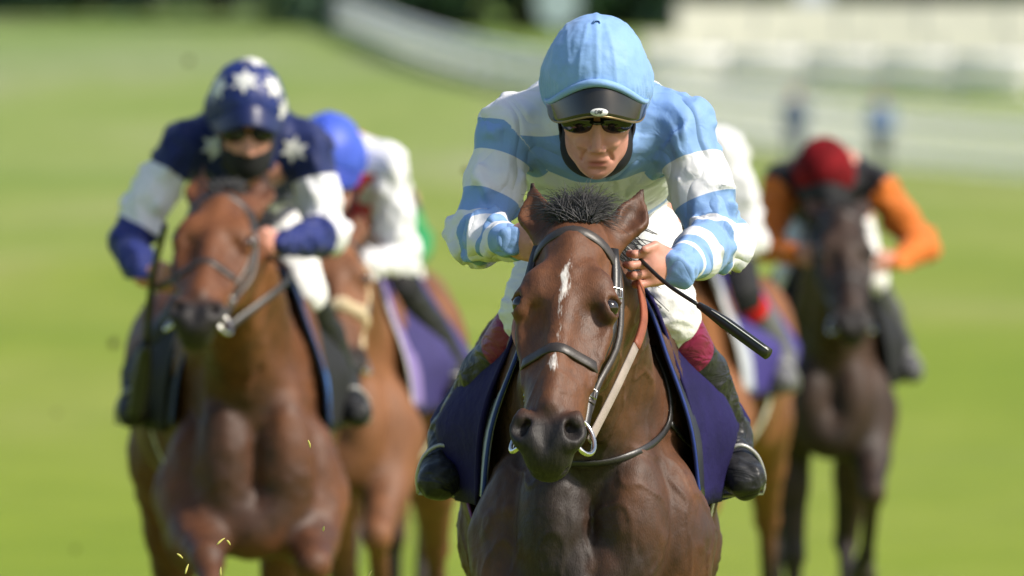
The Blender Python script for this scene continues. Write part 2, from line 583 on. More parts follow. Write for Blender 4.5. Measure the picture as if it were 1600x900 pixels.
def make_horse(label, group, loc, yaw, h, skin, hairmat, head, fore, hind, blaze=None, bridle=None, points_shade=1.0,
               chest=0.0, forelock=120, scale=1.0, drop=.04, wide=1.0):
    root = empty('horse', loc, yaw)
    root.scale = (scale * wide, scale, scale)
    tag(root, label, 'horse', group)
    poll = np.array(head['poll'], float)
    R = rot_head(head['pitch'], head['yaw'], head['roll'])
    W, Vv, U = R
    H = lambda w, v, u: poll + W * w + Vv * v + U * u
    lo = np.array([-.42, min(poll[1] - .62, -1.15), -.01]); hi = np.array([.42, 1.55, max(1.78, poll[2] + .24)])
    f = Field(lo, hi, h)
    # trunk
    f.loft((0, 0, 0), (1, 0, 0), (0, 0, 1), (0, 1, 0), [
        (-.34, 1.34, 1.02, .13), (-.24, 1.45, .95, .165), (-.08, 1.57, .89, .185), (.08, 1.60, .87, .215), (.30, 1.53, .865, .285), (.55, 1.50, .91, .29),
        (.75, 1.54, .98, .275), (.92, 1.57, 1.02, .26), (1.05, 1.53, 1.05, .21), (1.13, 1.47, 1.12, .14)], k=.02, p=2.0, cap=.06)
    # neck
    base = np.array([poll[0] * .1, -.10, 1.31]); top = poll + Vv * -.085 + U * .035
    L = np.linalg.norm(top - base); ax = (top - base) / L
    nv = nz(np.cross(ax, [1, 0, 0])); nv = nv if nv[2] > 0 else -nv
    nw = np.cross(nv, ax)
    f.loft(base, nw, nv, ax, [(-.05, .25, -.26, .115), (L * .12, .235, -.25, .118), (L * .35, .185, -.205, .110), (L * .6, .145, -.16, .098), (L * .82, .12, -.125, .085), (L, .10, -.10, .075)],
           k=.09, p=2.0, cap=.05)
    f.cone(base + nv * .2, top + nv * .06, .055, .045, .06)
    # windpipe and neck muscle
    f.cone(base - nv * .19 + ax * .05, top - nv * .09 - ax * .05, .062, .045, .05)
    for sx in (-1, 1):
        f.cone(base + nw * sx * .085 - nv * .05, base + ax * (L * .7) + nw * sx * .065 + nv * .02, .075, .045, .06)
        # shoulder blade, arm, pectorals
        f.ell((sx * .125, -.10, 1.28), (.072, .14, .24), k=.05)
        f.ell((sx * .150, -.25, 1.10 - drop), (.086, .11, .155 + drop * .4), k=.03)
        f.ell((sx * .078, -.355, 1.10 - drop * .6), (.082, .095, .155 + drop * .5), k=.014)
        f.ell((sx * .158, -.12, 1.01 - drop), (.075, .11, .15), k=.04)
        # quarters
        f.ell((sx * .155, .82, 1.25), (.12, .26, .27), k=.06)
        f.ell((sx * .15, .98, 1.12), (.10, .17, .22), k=.06)
        f.ell((sx * .17, .62, 1.05), (.075, .13, .14), k=.06)
    f.ell((0, -.375, .99 - drop), (.10, .08, .09), k=.05)
    f.cone((0, -.46, 1.34), (0, -.46, .98), .006, .012, .03, sub=True)
    # legs
    legs = []
    for sx, fl, hl in ((-1, fore[0], hind[0]), (1, fore[1], hind[1])):
        for kind, ch in (('f', fl), ('h', hl)):
            p = [np.array((sx * q[0], q[1], q[2])) for q in ch]
            if kind == 'f': p[0] = p[0] - np.array([0, 0, drop])
            if kind == 'f':
                f.cone(p[0] + np.array([0, 0, .08]), p[0] * .55 + p[1] * .45, .105, .068, .05)
                f.cone(p[0] * .6 + p[1] * .4, p[1], .070, .042, .03)
            else:
                f.cone(p[0], p[0] * .5 + p[1] * .5, .115, .070, .06)
                f.cone(p[0] * .55 + p[1] * .45, p[1], .074, .043, .03)
                f.cone(p[1], p[1] + nz(p[1] - p[2]) * .05 + np.array([0, .02, .0]), .03, .018, .02)
            f.ell(p[1], (.046, .050, .056), k=.02)
            f.cone(p[1], p[2], .034, .028, .02)
            f.ell(p[2], (.036, .038, .040), k=.015)
            f.cone(p[2], p[3], .030, .033, .012)
            legs.append((p[3], p[4], p[2]))
    # skull
    f.loft(poll, W, Vv, U, [
        (-.02, .028, -.12, .058), (.04, .045, -.14, .076), (.10, .055, -.17, .088), (.17, .056, -.205, .091), (.24, .050, -.215, .090), (.31, .043, -.19, .083),
        (.38, .036, -.150, .074), (.45, .030, -.116, .064), (.51, .025, -.098, .056), (.555, .014, -.090, .052), (.590, -.006, -.082, .045)], k=.03, p=2.35, cap=.032)
    f.cone(H(0, .046, .08), H(0, .026, .50), .018, .015, .03)
    for s_ in (-1, 1):
        f.ell(H(s_ * .060, .034, .190), (.034, .024, .05), R, .03)           # brow
        f.ell(H(s_ * .089, .014, .232), (.025, .031, .036), R, .018)         # orbit
        f.cone(H(s_ * .086, -.012, .275), H(s_ * .068, -.026, .41), .015, .009, .018)   # facial crest
        f.ell(H(s_ * .052, -.135, .20), (.044, .080, .105), R, .03)          # jowl
        f.ell(H(s_ * .082, .022, .135), (.018, .022, .03), R, .03, sub=True)  # temple hollow
        f.ell(H(s_ * .076, -.078, .36), (.020, .035, .06), R, .04, sub=True)
        f.ell(H(s_ * .058, .036, .33), (.018, .016, .07), R, .03, sub=True)
        f.ell(H(s_ * .044, .004, .552), (.034, .032, .040), R, .016)         # nostril wing
        f.ell(H(s_ * .104, .026, .234), (.018, .024, .018), R, .006, sub=True)
        f.cone(H(s_ * .088, .040, .214), H(s_ * .108, .010, .214), .008, .006, .006)  # eye socket
        n_ax = nz(W * s_ * .75 + Vv * .62 + U * .25); n_u = nz(U - n_ax * (U @ n_ax)); n_s = np.cross(n_ax, n_u)
        f.ell(H(s_ * .056, .026, .556), (.032, .017, .027), np.array([n_ax, n_s, n_u]), .010, sub=True)
        f.ell(H(s_ * .056, .020, .525), (.012, .010, .022), R, .014)         # rim above
    f.ell(H(0, -.012, .580), (.046, .034, .034), R, .03)                     # upper lip
    f.ell(H(0, -.072, .572), (.037, .026, .040), R, .02)                     # lower lip, chin
    f.ell(H(0, -.10, .545), (.030, .026, .038), R, .02)
    f.cone(H(-.06, -.052, .60), H(.06, -.052, .60), .005, .005, .008, sub=True)
    f.ell(H(0, .030, .60), (.008, .02, .03), R, .02, sub=True)
    # ears
    for s_ in (-1, 1):
        tip = H(*[a * b for a, b in zip((s_, 1, 1), head.get('ear', ((.105, -.045, -.125),) * 2)[0 if s_ < 0 else 1])])
        b0 = H(s_ * .072, -.035, .012)
        m0 = b0 * .55 + tip * .45 + W * s_ * .010
        out = nz(Vv * 1.0 + W * s_ * .45)
        f.cone(b0, m0, .027, .034, .022, flat=(out, .62))
        f.cone(m0, tip, .034, .006, .010, flat=(out, .55))
        f.cone(b0 + out * .020 + (m0 - b0) * .35, m0 + out * .016, .014, .022, .008, flat=(out, .7), sub=True)
        f.cone(m0 + out * .016, m0 * .25 + tip * .75 + out * .008, .022, .007, .006, flat=(out, .7), sub=True)
    V, F = f.mesh(1)
    if h < .013:
        N_ = normals(V, F)
        n1 = noise_at(V * np.array([9, 9, 6]), 2); n2 = noise_at(V * np.array([26, 22, 15]) + 5.0, 2)
        q_ = V - poll
        onhead = ((q_ @ U) > -.02) & ((q_ @ Vv) > -.24) & ((q_ @ Vv) < .12) & (np.abs(q_ @ W) < .14)
        ridge = np.clip(1 - np.abs(n1) * 7, 0, 1) ** 2
        V = V + N_ * (ridge * np.where(onhead, .0022, .0042) + n2 * np.where(onhead, .0016, .0030))[:, None] * np.where(((q_ @ U) < -.02) & (np.abs(q_ @ W) > .03) & ((q_ @ Vv) > -.12), 0.0, 1.0)[:, None]
    # markings, and shade painted on the chest
    q = V - poll
    hu, hw, hv = q @ U, q @ W, q @ Vv
    inhead = (hu > -.02) & (np.abs(hw) < .14) & (hv > -.24) & (hv < .12)
    m = np.where(inhead, smst(.47, .555, hu), 0)
    m = np.maximum(m, smst(.72, .42, V[:, 2]) * .95)
    m = np.maximum(m, np.where((hu < -.02) & (hv > -.16) & (np.abs(hw) > .03), smst(-.07, -.13, hu) * .8, 0))
    if chest:  # darker mottled body, plus chest shade painted into the coat colour
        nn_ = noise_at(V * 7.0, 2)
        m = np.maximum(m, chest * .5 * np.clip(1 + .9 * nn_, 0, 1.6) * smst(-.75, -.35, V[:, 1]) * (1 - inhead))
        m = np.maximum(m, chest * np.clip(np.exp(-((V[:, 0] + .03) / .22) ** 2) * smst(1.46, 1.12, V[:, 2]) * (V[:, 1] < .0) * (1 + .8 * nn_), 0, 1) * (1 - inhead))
    bl = np.full(len(V), -.05)
    if blaze is not None:
        hwid = np.interp(hu, blaze[0], blaze[1], left=-.03, right=-.03)
        cen = np.interp(hu, blaze[0], blaze[2])
        bl = np.where(inhead & (hv > -.02), hwid - np.abs(hw - cen), -.05)
    build('body', V, F, skin, root, attrs={'points_shade': np.clip(m * points_shade, 0, 1), 'bl': bl})
    tree = bvh(V, F)
    for a, b, c in legs:
        hv_, hf_ = tube([a + (c - a) * .1, a * .5 + b * .5, b + nz(b - a) * .0 + np.array([0, 0, -.03])], [.036, .047, .056], 14)
        build('hoof', hv_, hf_, M['hoof'], root)
    for s_ in (-1, 1):
        c = H(s_ * .0875, .018, .234)
        ev, ef = [], []
        for i in range(9):
            for j in range(16):
                th, ph = math.pi * i / 8, 2 * math.pi * j / 16
                ev.append(c + .0215 * (math.cos(th) * W + math.sin(th) * (math.cos(ph) * Vv + math.sin(ph) * U)))
        for i in range(8):
            for j in range(16):
                ef.append((i * 16 + j, i * 16 + (j + 1) % 16, (i + 1) * 16 + (j + 1) % 16, (i + 1) * 16 + j))
        build('eye', ev, ef, M['eye'], root)
    # hair
    rn = random.Random(3)
    roots, dirs = [], []
    for i in range(forelock):
        a = rn.uniform(-1, 1)
        b_ = rn.uniform(-1, 1)
        roots.append(H(a * .036, .034 + b_ * .014, .012 + rn.uniform(-.02, .02)))
        cl = i % 71
        lean = math.sin(cl * 2.1) * .5 + .08
        if forelock > 200: a = math.sin(cl * 5.3) * .9 + rn.gauss(0, .12); b_ = math.sin(cl * 3.7) + rn.gauss(0, .15)
        dirs.append(W * (a * .70 + lean + rn.gauss(0, .07)) + Vv * (.10 + .35 * b_ + rn.gauss(0, .06)) + np.array([0, .55, .62 + .25 * math.sin(cl * 1.3) + rn.gauss(0, .08)]))
    if forelock:
        hv_, hf_ = hair(roots, dirs, head.get('lock', .115), .0013 if forelock > 200 else .005, .12 if forelock > 200 else .4, 8, .42, rn)
        build('forelock', hv_, hf_, hairmat, root)
    roots, dirs = [], []
    for i in range(260):
        t = rn.uniform(.1, 1)
        p_ = base + nv * np.interp(t, [0, 1], [.25, .10]) + ax * L * t
        roots.append(p_ + nw * rn.uniform(-.012, .012))
        dirs.append(nw * (.75 + rn.gauss(0, .35)) + np.array([0, .7, .35 + rn.gauss(0, .2)]))
    hv_, hf_ = hair(roots, dirs, .17, .004, .3, 5, .5, rn)
    build('mane', hv_, hf_, hairmat, root)
    roots, dirs = [], []
    for i in range(140):
        roots.append(np.array([rn.uniform(-.03, .03), 1.17, 1.42 + rn.uniform(-.04, .02)]))
        dirs.append(np.array([rn.gauss(0, .12), 1.0, rn.gauss(-.05, .12)]))
    hv_, hf_ = hair(roots, dirs, .65, .006, .15, 6, .45, rn)
    build('tail', hv_, hf_, hairmat, root)

    # ---------------- bridle
    def ring(u0, tilt, a0, a1, n, off=.001, vc=-.05):
        pts, nn = [], []
        for i in range(n):
            ph = rad(a0 + (a1 - a0) * i / (n - 1))
            c = H(0, vc, u0 + tilt * (1 - math.cos(ph)))
            d = Vv * math.cos(ph) + W * math.sin(ph)
            hit = tree.ray_cast(Vector(c + d * .35), Vector(-d))
            p_ = np.array(hit[0]) if hit[0] is not None else c + d * .08
            pts.append(p_ + d * off); nn.append(d)
        pts = np.array(pts)
        for _ in range(2): pts[1:-1] = .25 * pts[:-2] + .5 * pts[1:-1] + .25 * pts[2:]
        return pts, np.array(nn)

    br = empty('bridle', (0, 0, 0)); br.parent = root
    lm = M['leather_worn']
    n1 = 25
    p_, n_ = ring(.066, .045, -100, 100, n1)
    build('browband', *strap(p_, n_, .022, .0045), lm, br)
    if bridle == 'sheepskin':
        p_, n_ = ring(.36, .0, -150, 150, 31)
        nv_, nf_ = tube(p_, [.026 + .004 * math.sin(i * 1.7) for i in range(31)], 10)
        build('noseband', nv_, nf_, M['sheepskin'], br)
    else:
        p_, n_ = ring(.368, .0, -165, 165, 41)
        build('noseband', *strap(p_, n_, .024, .0050), lm, br)
    for s_ in (-1, 1):
        pts, nn = [], []
        for t in np.linspace(0, 1, 18):
            u_ = .06 + .43 * t
            c = H(0, -.055 - .015 * t, u_)
            d = nz(W * s_ + Vv * (.62 - .75 * math.sin(t * 1.5)))
            hit = tree.ray_cast(Vector(c + d * .3), Vector(-d))
            pp = np.array(hit[0]) if hit[0] is not None else c + d * .07
            pts.append(pp + d * .004); nn.append(nz(d + Vv * 1.1))
        pts = np.array(pts)
        for _ in range(3): pts[1:-1] = .25 * pts[:-2] + .5 * pts[1:-1] + .25 * pts[2:]
        if bridle == 'sheepskin': build('cheekpiece', *tube(pts[3:], [.017 + .003 * math.sin(i * 1.9) for i in range(len(pts) - 3)], 9), M['sheepskin'], br)
        else: build('cheekpiece', *strap(pts, nn, .017, .006), M['leather_black'], br)
        for kk in (4, 13):
            bx_ = nz(np.cross(pts[kk + 1] - pts[kk - 1], nn[kk])); by_ = nz(pts[kk + 1] - pts[kk - 1]); c0 = pts[kk] + np.asarray(nn[kk]) * .007
            rp = [c0 + bx_ * .012 + by_ * .010, c0 + bx_ * -.012 + by_ * .010, c0 - bx_ * .012 - by_ * .010, c0 + bx_ * .012 - by_ * .010]
            build('buckle', *tube(rp, .0022, 6, True), M['steel'], br)
            build('keeper', *strap([c0 - bx_ * .011 - np.asarray(nn[kk]) * .003 + by_ * .022, c0 + by_ * .022, c0 + bx_ * .011 - np.asarray(nn[kk]) * .003 + by_ * .022], np.tile(nn[kk], (3, 1)), .007, .003), lm, br)
        # throat lash beside it
        p2 = [np.asarray(a) + Vv * -.030 * math.sin(math.pi * min(1, i / 17 * 1.1)) + W * s_ * .013 * math.sin(math.pi * min(1, i / 17 * 1.1)) for i, a in enumerate(pts)]
        build('side_strap', *strap(np.array(p2), nn, .013, .005), lm, br)
        # bit ring
        c = H(s_ * .062, -.052, .515)
        rp = []
        for i in range(28):
            a = 2 * math.pi * i / 28
            rp.append(c + (U * .92 + Vv * .15 + W * s_ * .12) * math.cos(a) * .050 + (Vv * -.75 + W * s_ * .62) * math.sin(a) * .034)
        build('bit_ring', *tube(rp, .0052, 8, True), M['steel'], br)
        build('bit_mouthpiece', *tube(spline([c - W * s_ * .06 + Vv * .0, c - W * s_ * .03, c], 6), .006, 8), M['steel'], br)
    return dict(root=root, tree=tree, H=H, W=W, V=Vv, U=U, base=base, ax=ax, nv=nv, nw=nw, L=L, bridle=br, pts=V)


def rein(hs, side, hand, mid, split=.45, web='rein_web', grip='rein_rubber'):
    """rein from the bit ring to the hand (horse-local points)"""
    a = hs['H'](side * .070, -.085, .50)
    pts = spline([a] + [np.asarray(q, float) for q in mid] + [np.asarray(hand, float)], 34)
    nn = np.tile(nz(np.array([side * .8, -.5, .3])), (34, 1))
    k = int(34 * split)
    build('rein', *strap(pts[:k + 1], nn[:k + 1], .019, .004), M[web], hs['bridle'])
    build('rein_grip', *strap(pts[k:], nn[k:], .020, .007), M[grip], hs['bridle'])


def drape(hs, y0, y1, prof, nb, wave, off, ph=0.0, flare=1.0):
    """sheet hanging down one side; prof rows (x, z, forward shift)"""
    prof = np.asarray(prof, float)
    pr = spline([(a, 0, b) for a, b, c in prof], 22)
    fw = np.interp(np.linspace(0, 1, 22), np.linspace(0, 1, len(prof)), prof[:, 2])
    V, F = [], []
    for j in range(nb):
        t = j / (nb - 1)
        for i in range(22):
            a = i / 21
            y = y0 + (y1 - y0) * t + fw[i] * (1 - t)
            w = wave * a * a * (math.sin(5.2 * t * 3 + ph + 2.4 * a) + .5 * math.sin(11 * t * 2 + 1.3 * ph + a * 4))
            s_ = math.copysign(1, pr[-1][0])
            fl_ = flare * smst(0, .5, t) * np.interp(a, [0, .25, .5, .78, 1], [0, .02, .055, .10, .03])
            V.append((pr[i][0] + s_ * (w + off + fl_), y, pr[i][2] + .25 * w))
    for j in range(nb - 1):
        for i in range(21):
            F.append((j * 22 + i, j * 22 + i + 1, (j + 1) * 22 + i + 1, (j + 1) * 22 + i))
    return V, F


def thicken(o, t):
    m = o.modifiers.new('thickness', 'SOLIDIFY'); m.thickness = t; m.offset = 0
    return o


def make_saddle(label, group, hs, cloth, trim, pad, seat_h=1.63):
    r0 = hs['root']
    root = empty('racing_saddle', Vector(r0.location) + Vector((0, 0, 1.5)), r0.rotation_euler[2])
    tag(root, label, 'saddle', group)
    up = lambda vf: ([(v[0], v[1], v[2] - 1.5) for v in vf[0]], vf[1])
    prof_l = [(0, 1.635, 0), (-.11, 1.575, .0), (-.175, 1.43, .0), (-.225, 1.29, .02), (-.245, 1.115, .08)]
    prof_r = [(-a, b, c) for a, b, c in prof_l]
    for pr, ph in ((prof_l, .3), (prof_r, 2.1)):
        thicken(build('saddle_cloth', *up(drape(hs, -.16, .50, pr, 40, .020, .0, ph)), cloth, root), .006)
        p2 = [(a * (.97 if i < 2 else .96), b - .012 + .03 * (i > 3), c * .6) for i, (a, b, c) in enumerate(pr)]
        s_ = math.copysign(1, pr[-1][0])
        thicken(build('pad', *up(drape(hs, -.27, .44, p2, 26, .004, -.006, ph, .25)), pad[0 if s_ < 0 else 1], root), .010)
        # piping on the pad's front edge
        e = drape(hs, -.27, .44, p2, 26, .004, -.006, ph, .25)[0][:22]
        build('piping', *tube([(v[0], v[1] - .004, v[2] - 1.5) for v in e], .0042, 8), trim, root)
        e = drape(hs, -.16, .50, pr, 40, .020, .0, ph)[0][:22]
        build('binding', *tube([(v[0], v[1], v[2] - 1.5) for v in e], .0045, 6), cloth, root)
    f = Field((-.2, -.08, 1.54), (.2, .5, 1.76), .012)
    f.ell((0, .20, 1.64), (.12, .24, .035), k=.02)
    f.ell((0, -.01, 1.665), (.06, .05, .05), k=.04)
    f.ell((0, .40, 1.665), (.12, .06, .04), k=.05)
    V, F = f.mesh(1)
    V[:, 2] -= 1.5
    build('seat', V, F, M['saddle'], root)
    # girth round the belly
    gp, gn = [], []
    for i in range(31):
        a = rad(-115 + 230 * i / 30)
        d = np.array([math.sin(a), 0, -math.cos(a)])
        hit = hs['tree'].ray_cast(Vector((0, .24, 1.22)) + Vector(d) * .8, Vector(-d))
        q = np.array(hit[0]) if hit[0] is not None else np.array([0, .24, 1.22]) + d * .3
        gp.append(q + d * .004 - np.array([0, 0, 1.5])); gn.append(d)
    build('girth', *strap(gp[:16], gn[:16], .085, .006), M['purple_web'] if cloth is M['navy_cloth'] else M['white_web'], root)
    build('girth', *strap(gp[15:], gn[15:], .085, .006), M['white_web'], root)
    return root


# ------------------------------------------------------------------ riders
JOINT = dict(head=(.008, -.50, 2.016), pitch=25, hyaw=0, chest=(.012, -.30, 1.905), hip=(.03, .22, 1.80),
             shl=(-.170, -.335, 1.902), shr=(.185, -.335, 1.905), ell=(-.240, -.40, 1.685), elr=(.262, -.40, 1.675),
             wrl=(-.178, -.625, 1.672), wrr=(.178, -.625, 1.622),
             knl=(-.125, -.06, 1.52), knr=(.160, -.06, 1.515), anl=(-.295, .27, 1.255), anr=(.295, .27, 1.255),
             tol=(-.325, .09, 1.165), tor=(.325, .09, 1.165))


def make_rider(label, group, hs, h, J, jacket, cap, breeches, boot, face=True, mask=None, goggles=True, cuff=.05, hand_mat=None,
               wrinkle=1.0, peak=None, boot_top=.14):
    j = {k: (np.asarray(v, float) if isinstance(v, (tuple, list)) else v) for k, v in {**JOINT, **J}.items()}
    r0 = hs['root']
    BZ = 1.10
    root = empty('person', Vector(r0.location) + Vector((0, 0, BZ)), r0.rotation_euler[2])
    tag(root, label, 'person', group)
    dz = np.array([0, 0, BZ])
    a = rad(j['pitch']); yw = Matrix.Rotation(rad(j['hyaw']), 3, 'Z')
    Wx = np.array(yw @ Vector((1, 0, 0))); Fx = np.array(yw @ Vector((0, -math.cos(a), -math.sin(a)))); Tx = np.array(yw @ Vector((0, -math.sin(a), math.cos(a))))
    hc = j['head']
    HR = np.array([Wx, Fx, Tx])
    Hd = lambda w, f_, t: hc + Wx * w + Fx * f_ + Tx * t
    neck = (j['shl'] + j['shr']) / 2 + np.array([0, -.02, .01])
    # ---- body: one surface from skull to fingers to feet, worn under the clothes
    fb = Field((-.40, -.80, 1.08), (.40, .42, 2.17), .0037 if h < .006 else h)
    fb.ell(Hd(0, -.005, .0 + .020 - .020), (.072, .092, .095), HR, .02)
    fb.ell(Hd(0, .040, -.080 - .020), (.066, .058, .070), HR, .03)
    fb.ell(Hd(0, .050, -.125 - .020), (.046, .046, .052), HR, .03)
    fb.ell(Hd(0, .066, -.150 - .020), (.030, .024, .026), HR, .03)
    fb.ell(Hd(0, .082, -.163 - .020), (.016, .012, .012), HR, .015)
    for s_ in (-1, 1):
        fb.ell(Hd(s_ * .046, .070, -.068 - .020), (.021, .016, .017), HR, .02)
        fb.ell(Hd(s_ * .044, .022, -.125 - .020), (.014, .030, .022), HR, .03)
        fb.ell(Hd(s_ * .0125, .104, -.103 - .020), (.0075, .009, .007), HR, .006)
        fb.ell(Hd(s_ * .076, -.002, -.055 - .020), (.012, .020, .030), HR, .008)
    fb.cone(Hd(0, .090, -.045 - .020), Hd(0, .116, -.094 - .020), .0085, .0105, .010)
    fb.ell(Hd(0, .094, -.128 - .020), (.023, .0095, .0065), HR, .007)
    fb.ell(Hd(0, .093, -.1405 - .020), (.019, .0095, .0070), HR, .006)
    fb.cone(Hd(-.023, .101, -.1345 - .020), Hd(.023, .101, -.1345 - .020), .0026, .0026, .002, sub=True)
    for s_ in (-1, 1):
        fb.ell(Hd(s_ * .0065, .1165, -.128), (.0034, .005, .0026), HR, .002, sub=True)
        fb.cone(Hd(s_ * .020, .099, -.122), Hd(s_ * .031, .086, -.152), .0035, .003, .006, sub=True)
        fb.ell(Hd(s_ * .030, .090, -.112), (.016, .012, .012), HR, .012)
    fb.ell(Hd(0, .100, -.170), (.014, .008, .004), HR, .008, sub=True)
    fb.cone(Hd(0, -.02, -.08), neck, .050, .050, .03)
    fb.cone(neck, j['chest'], .055, .09, .03, flat=((1, 0, 0), 1.2))
    fb.cone(j['chest'], j['hip'], .085, .085, .04, flat=((1, 0, 0), 1.2))
    fingers = []
    for s_, sh, el, wr, kn, an, to in ((-1, 'shl', 'ell', 'wrl', 'knl', 'anl', 'tol'), (1, 'shr', 'elr', 'wrr', 'knr', 'anr', 'tor')):
        fb.cone(neck + np.array([0, .03, -.03]), j[sh], .035, .045, .02)
        fb.cone(j[sh], j[el], .046, .036, .03)
        fb.cone(j[el], j[wr], .036, .026, .02)
        hp = j['hip'] + np.array([s_ * .085, 0, 0])
        fb.cone(hp, j[kn], .07, .045, .03)
        fb.cone(j[kn], j[an], .042, .030, .02)
        fb.cone(j[an], j[to], .034, .026, .02)
        # hand: palm, four curled fingers and a thumb round the rein
        w_ = j[wr]
        fwd = np.array([-s_ * .78, -.55, -.05]); fwd = nz(fwd)
        up = np.array([0, -.05, 1.0]); up = nz(up - fwd * (up @ fwd))
        back = nz(np.cross(fwd, up)) * s_ * -1        # out of the back of the hand, towards the camera side
        if back[1] > 0: back = -back
        pc = w_ + fwd * .045
        fb.cone(w_, w_ + fwd * .065, .025, .030, .015, flat=(back, .72))
        fb.cone(w_ + fwd * .035 + up * .018, w_ + fwd * .070 + up * .026, .018, .017, .012, flat=(back, .8))
        fb.cone(w_ + fwd * .035 - up * .018, w_ + fwd * .066 - up * .024, .018, .016, .012, flat=(back, .8))
        for i, (o, l1) in enumerate(((.029, .042), (.0105, .047), (-.008, .044), (-.026, .036))):
            k0 = w_ + fwd * (.074 - .004 * abs(i - 1)) + up * o + back * .006
            d1 = nz(fwd * .86 - back * .22 + np.array([0, 0, -.08 * i]))
            k1 = k0 + d1 * l1
            k2 = k1 - back * .026 - fwd * .006
            k3 = k2 - fwd * .024 - back * .004
            fb.cone(k0 - fwd * .012, k1, .0098, .0088, .004)
            fb.cone(k1, k2, .0088, .0082, .003)
            fb.cone(k2, k3, .0080, .0072, .002)
        t0 = w_ + fwd * .030 + up * .026 - back * .004
        t1 = t0 + fwd * .034 + up * .018 + back * .008
        t2 = t1 + fwd * .032 - up * .006 + back * .006
        fb.cone(t0, t1, .014, .011, .008); fb.cone(t1, t2, .0105, .0085, .004)
    V, F = fb.mesh(1)
    q = V - hc
    ff, tt, ww = q @ Fx, q @ Tx, q @ Wx
    lip = np.where((ff > .085), np.exp(-((tt + .1545) / .009) ** 2) * np.exp(-(ww / .019) ** 4), 0) * .75
    build('body', V - dz, F, M['skin'], root, attrs={'lip': lip})

    # ---- jacket
    fj = Field((-.46, -.85, 1.55), (.46, .50, 2.12), h)
    ax = j['hip'] - neck; La = np.linalg.norm(ax); ax = ax / La
    nv = nz(np.cross([1, 0, 0], ax)); nv = nv if nv[2] > 0 else -nv
    tw = np.cross(ax, nv); tw = tw if tw[0] > 0 else -tw
    fj.loft(neck, tw, nv, ax, [(-.055, .045, -.06, .075), (0, .075, -.10, .13), (.08, .10, -.125, .175), (.2, .11, -.135, .18), (.36, .105, -.13, .165), (La - .02, .10, -.125, .15)], k=.01, p=2.2, cap=.03)
    fj.cone(neck, neck * .72 + Hd(0, -.03, -.10) * .28, .085, .075, .03)
    fj.ell(neck + np.array([0, .12, .03]), (.13, .14, .085), k=.05)
    arms = {}
    Aa = None
    for s_, sh, el, wr in ((-1, 'shl', 'ell', 'wrl'), (1, 'shr', 'elr', 'wrr')):
        S_, E_, W_ = j[sh], j[el], j[wr]
        fj.cone(neck + np.array([s_ * .05, .06, .035]), S_, .075, .064, .05)
        fj.cone(S_, S_ * .45 + E_ * .55, .064, .060, .035)
        fj.cone(S_ * .45 + E_ * .55, E_, .060, .053, .03)
        fj.cone(E_, E_ * .5 + W_ * .5, .053, .047, .025)
        fj.cone(E_ * .5 + W_ * .5, W_ + nz(W_ - E_) * .020, .047, .033, .02)
    V, F = fj.mesh(1)
    N = normals(V, F)
    # parameters along the sleeves and the trunk
    ang = np.zeros(len(V)); arm = np.zeros(len(V)); mask_ = np.full(len(V), -.05); rel = np.zeros(len(V))
    for s_, sh, el, wr in ((-1, 'shl', 'ell', 'wrl'), (1, 'shr', 'elr', 'wrr')):
        S_, E_, W_ = j[sh], j[el], j[wr]
        sel = (V[:, 0] - neck[0]) * s_ > 0
        best = np.full(len(V), 9.0); par = np.zeros(len(V))
        inner = neck + np.array([s_ * .04, -.0, .02])
        acc = -np.linalg.norm(S_ - inner)
        for p0, p1 in ((inner, S_), (S_, E_), (E_, W_)):
            d = p1 - p0; l = np.linalg.norm(d)
            t = ((V - p0) @ d) / (l * l)
            tc = np.clip(t, 0 if p0 is not inner else -1, 1 if p1 is not W_ else 1.3)
            dist = np.linalg.norm(V - p0 - tc[:, None] * d, axis=1)
            b = dist < best - (.0 if p0 is inner else 0)
            best = np.where(b, dist, best); par = np.where(b, acc + tc * l, par)
            acc += l
        arm = np.where(sel, par, arm)
        dd_ = nz(E_ - S_); e1 = nz(np.cross(dd_, [0, 1, 0])); e2 = np.cross(dd_, e1)
        rel_ = V - S_
        ang = np.where(sel, np.arctan2(rel_ @ e2, rel_ @ e1), ang)
        tdist = np.abs(V[:, 0] - neck[0])
        # a vertex belongs to the sleeve when it is near its core line rather than the trunk
        mk = np.maximum(.088 - best, 0) + 0
        low = (V - neck) @ nv
        m_ = np.where(par > .02, .082 - best + .02, np.minimum(.10 - best, low + .03))
        mask_ = np.where(sel, m_, mask_)
    tor = np.clip(((V - neck) @ ax + .08) / .7, 0, 1)
    armn = np.clip((arm + .2) / .85, 0, 1)
    # cloth folds
    if wrinkle:
        s_arm = np.where(mask_ > 0, 1.0, .6)
        Q = V * np.array([7, 7, 10])
        Q = Q + np.stack([arm * 10, np.zeros(len(V)), arm * 6], 1)
        r1 = noise_at(Q, 2)
        r2 = noise_at(V * 21 + 7.7, 2)
        cuffp = smst(.40, .54, arm) * (mask_ > 0)
        up_ = smst(-.05, .03, arm) * (mask_ > 0)
        wv = np.sin(3 * ang + 26 * arm + 3.2 * r1)
        fold = (np.clip(wv, -.2, 1) ** 2 * .0150 * smst(-.25, .35, r2)) * up_ + r1 * .0075 + r2 * .0030
        wv2 = np.sin(2 * ang - 44 * arm + 2.6 * r1)
        elb = np.exp(-((arm - .27) / .07) ** 2) * (mask_ > 0)
        fold = fold + elb * np.clip(wv2, -.1, 1) * .0130
        fold = fold + cuffp * np.clip(np.sin(arm * 150 + ang * 1.0 + r1 * 3), -.3, 1) * .0065
        tq = np.sin(V[:, 0] * 26 + V[:, 1] * 30 + 3 * r1)
        fold = fold + (mask_ <= 0) * np.clip(tq, -.2, 1) * .006
        V = V + N * (fold * s_arm * wrinkle)[:, None]
        V = laplace(V, F, .25)
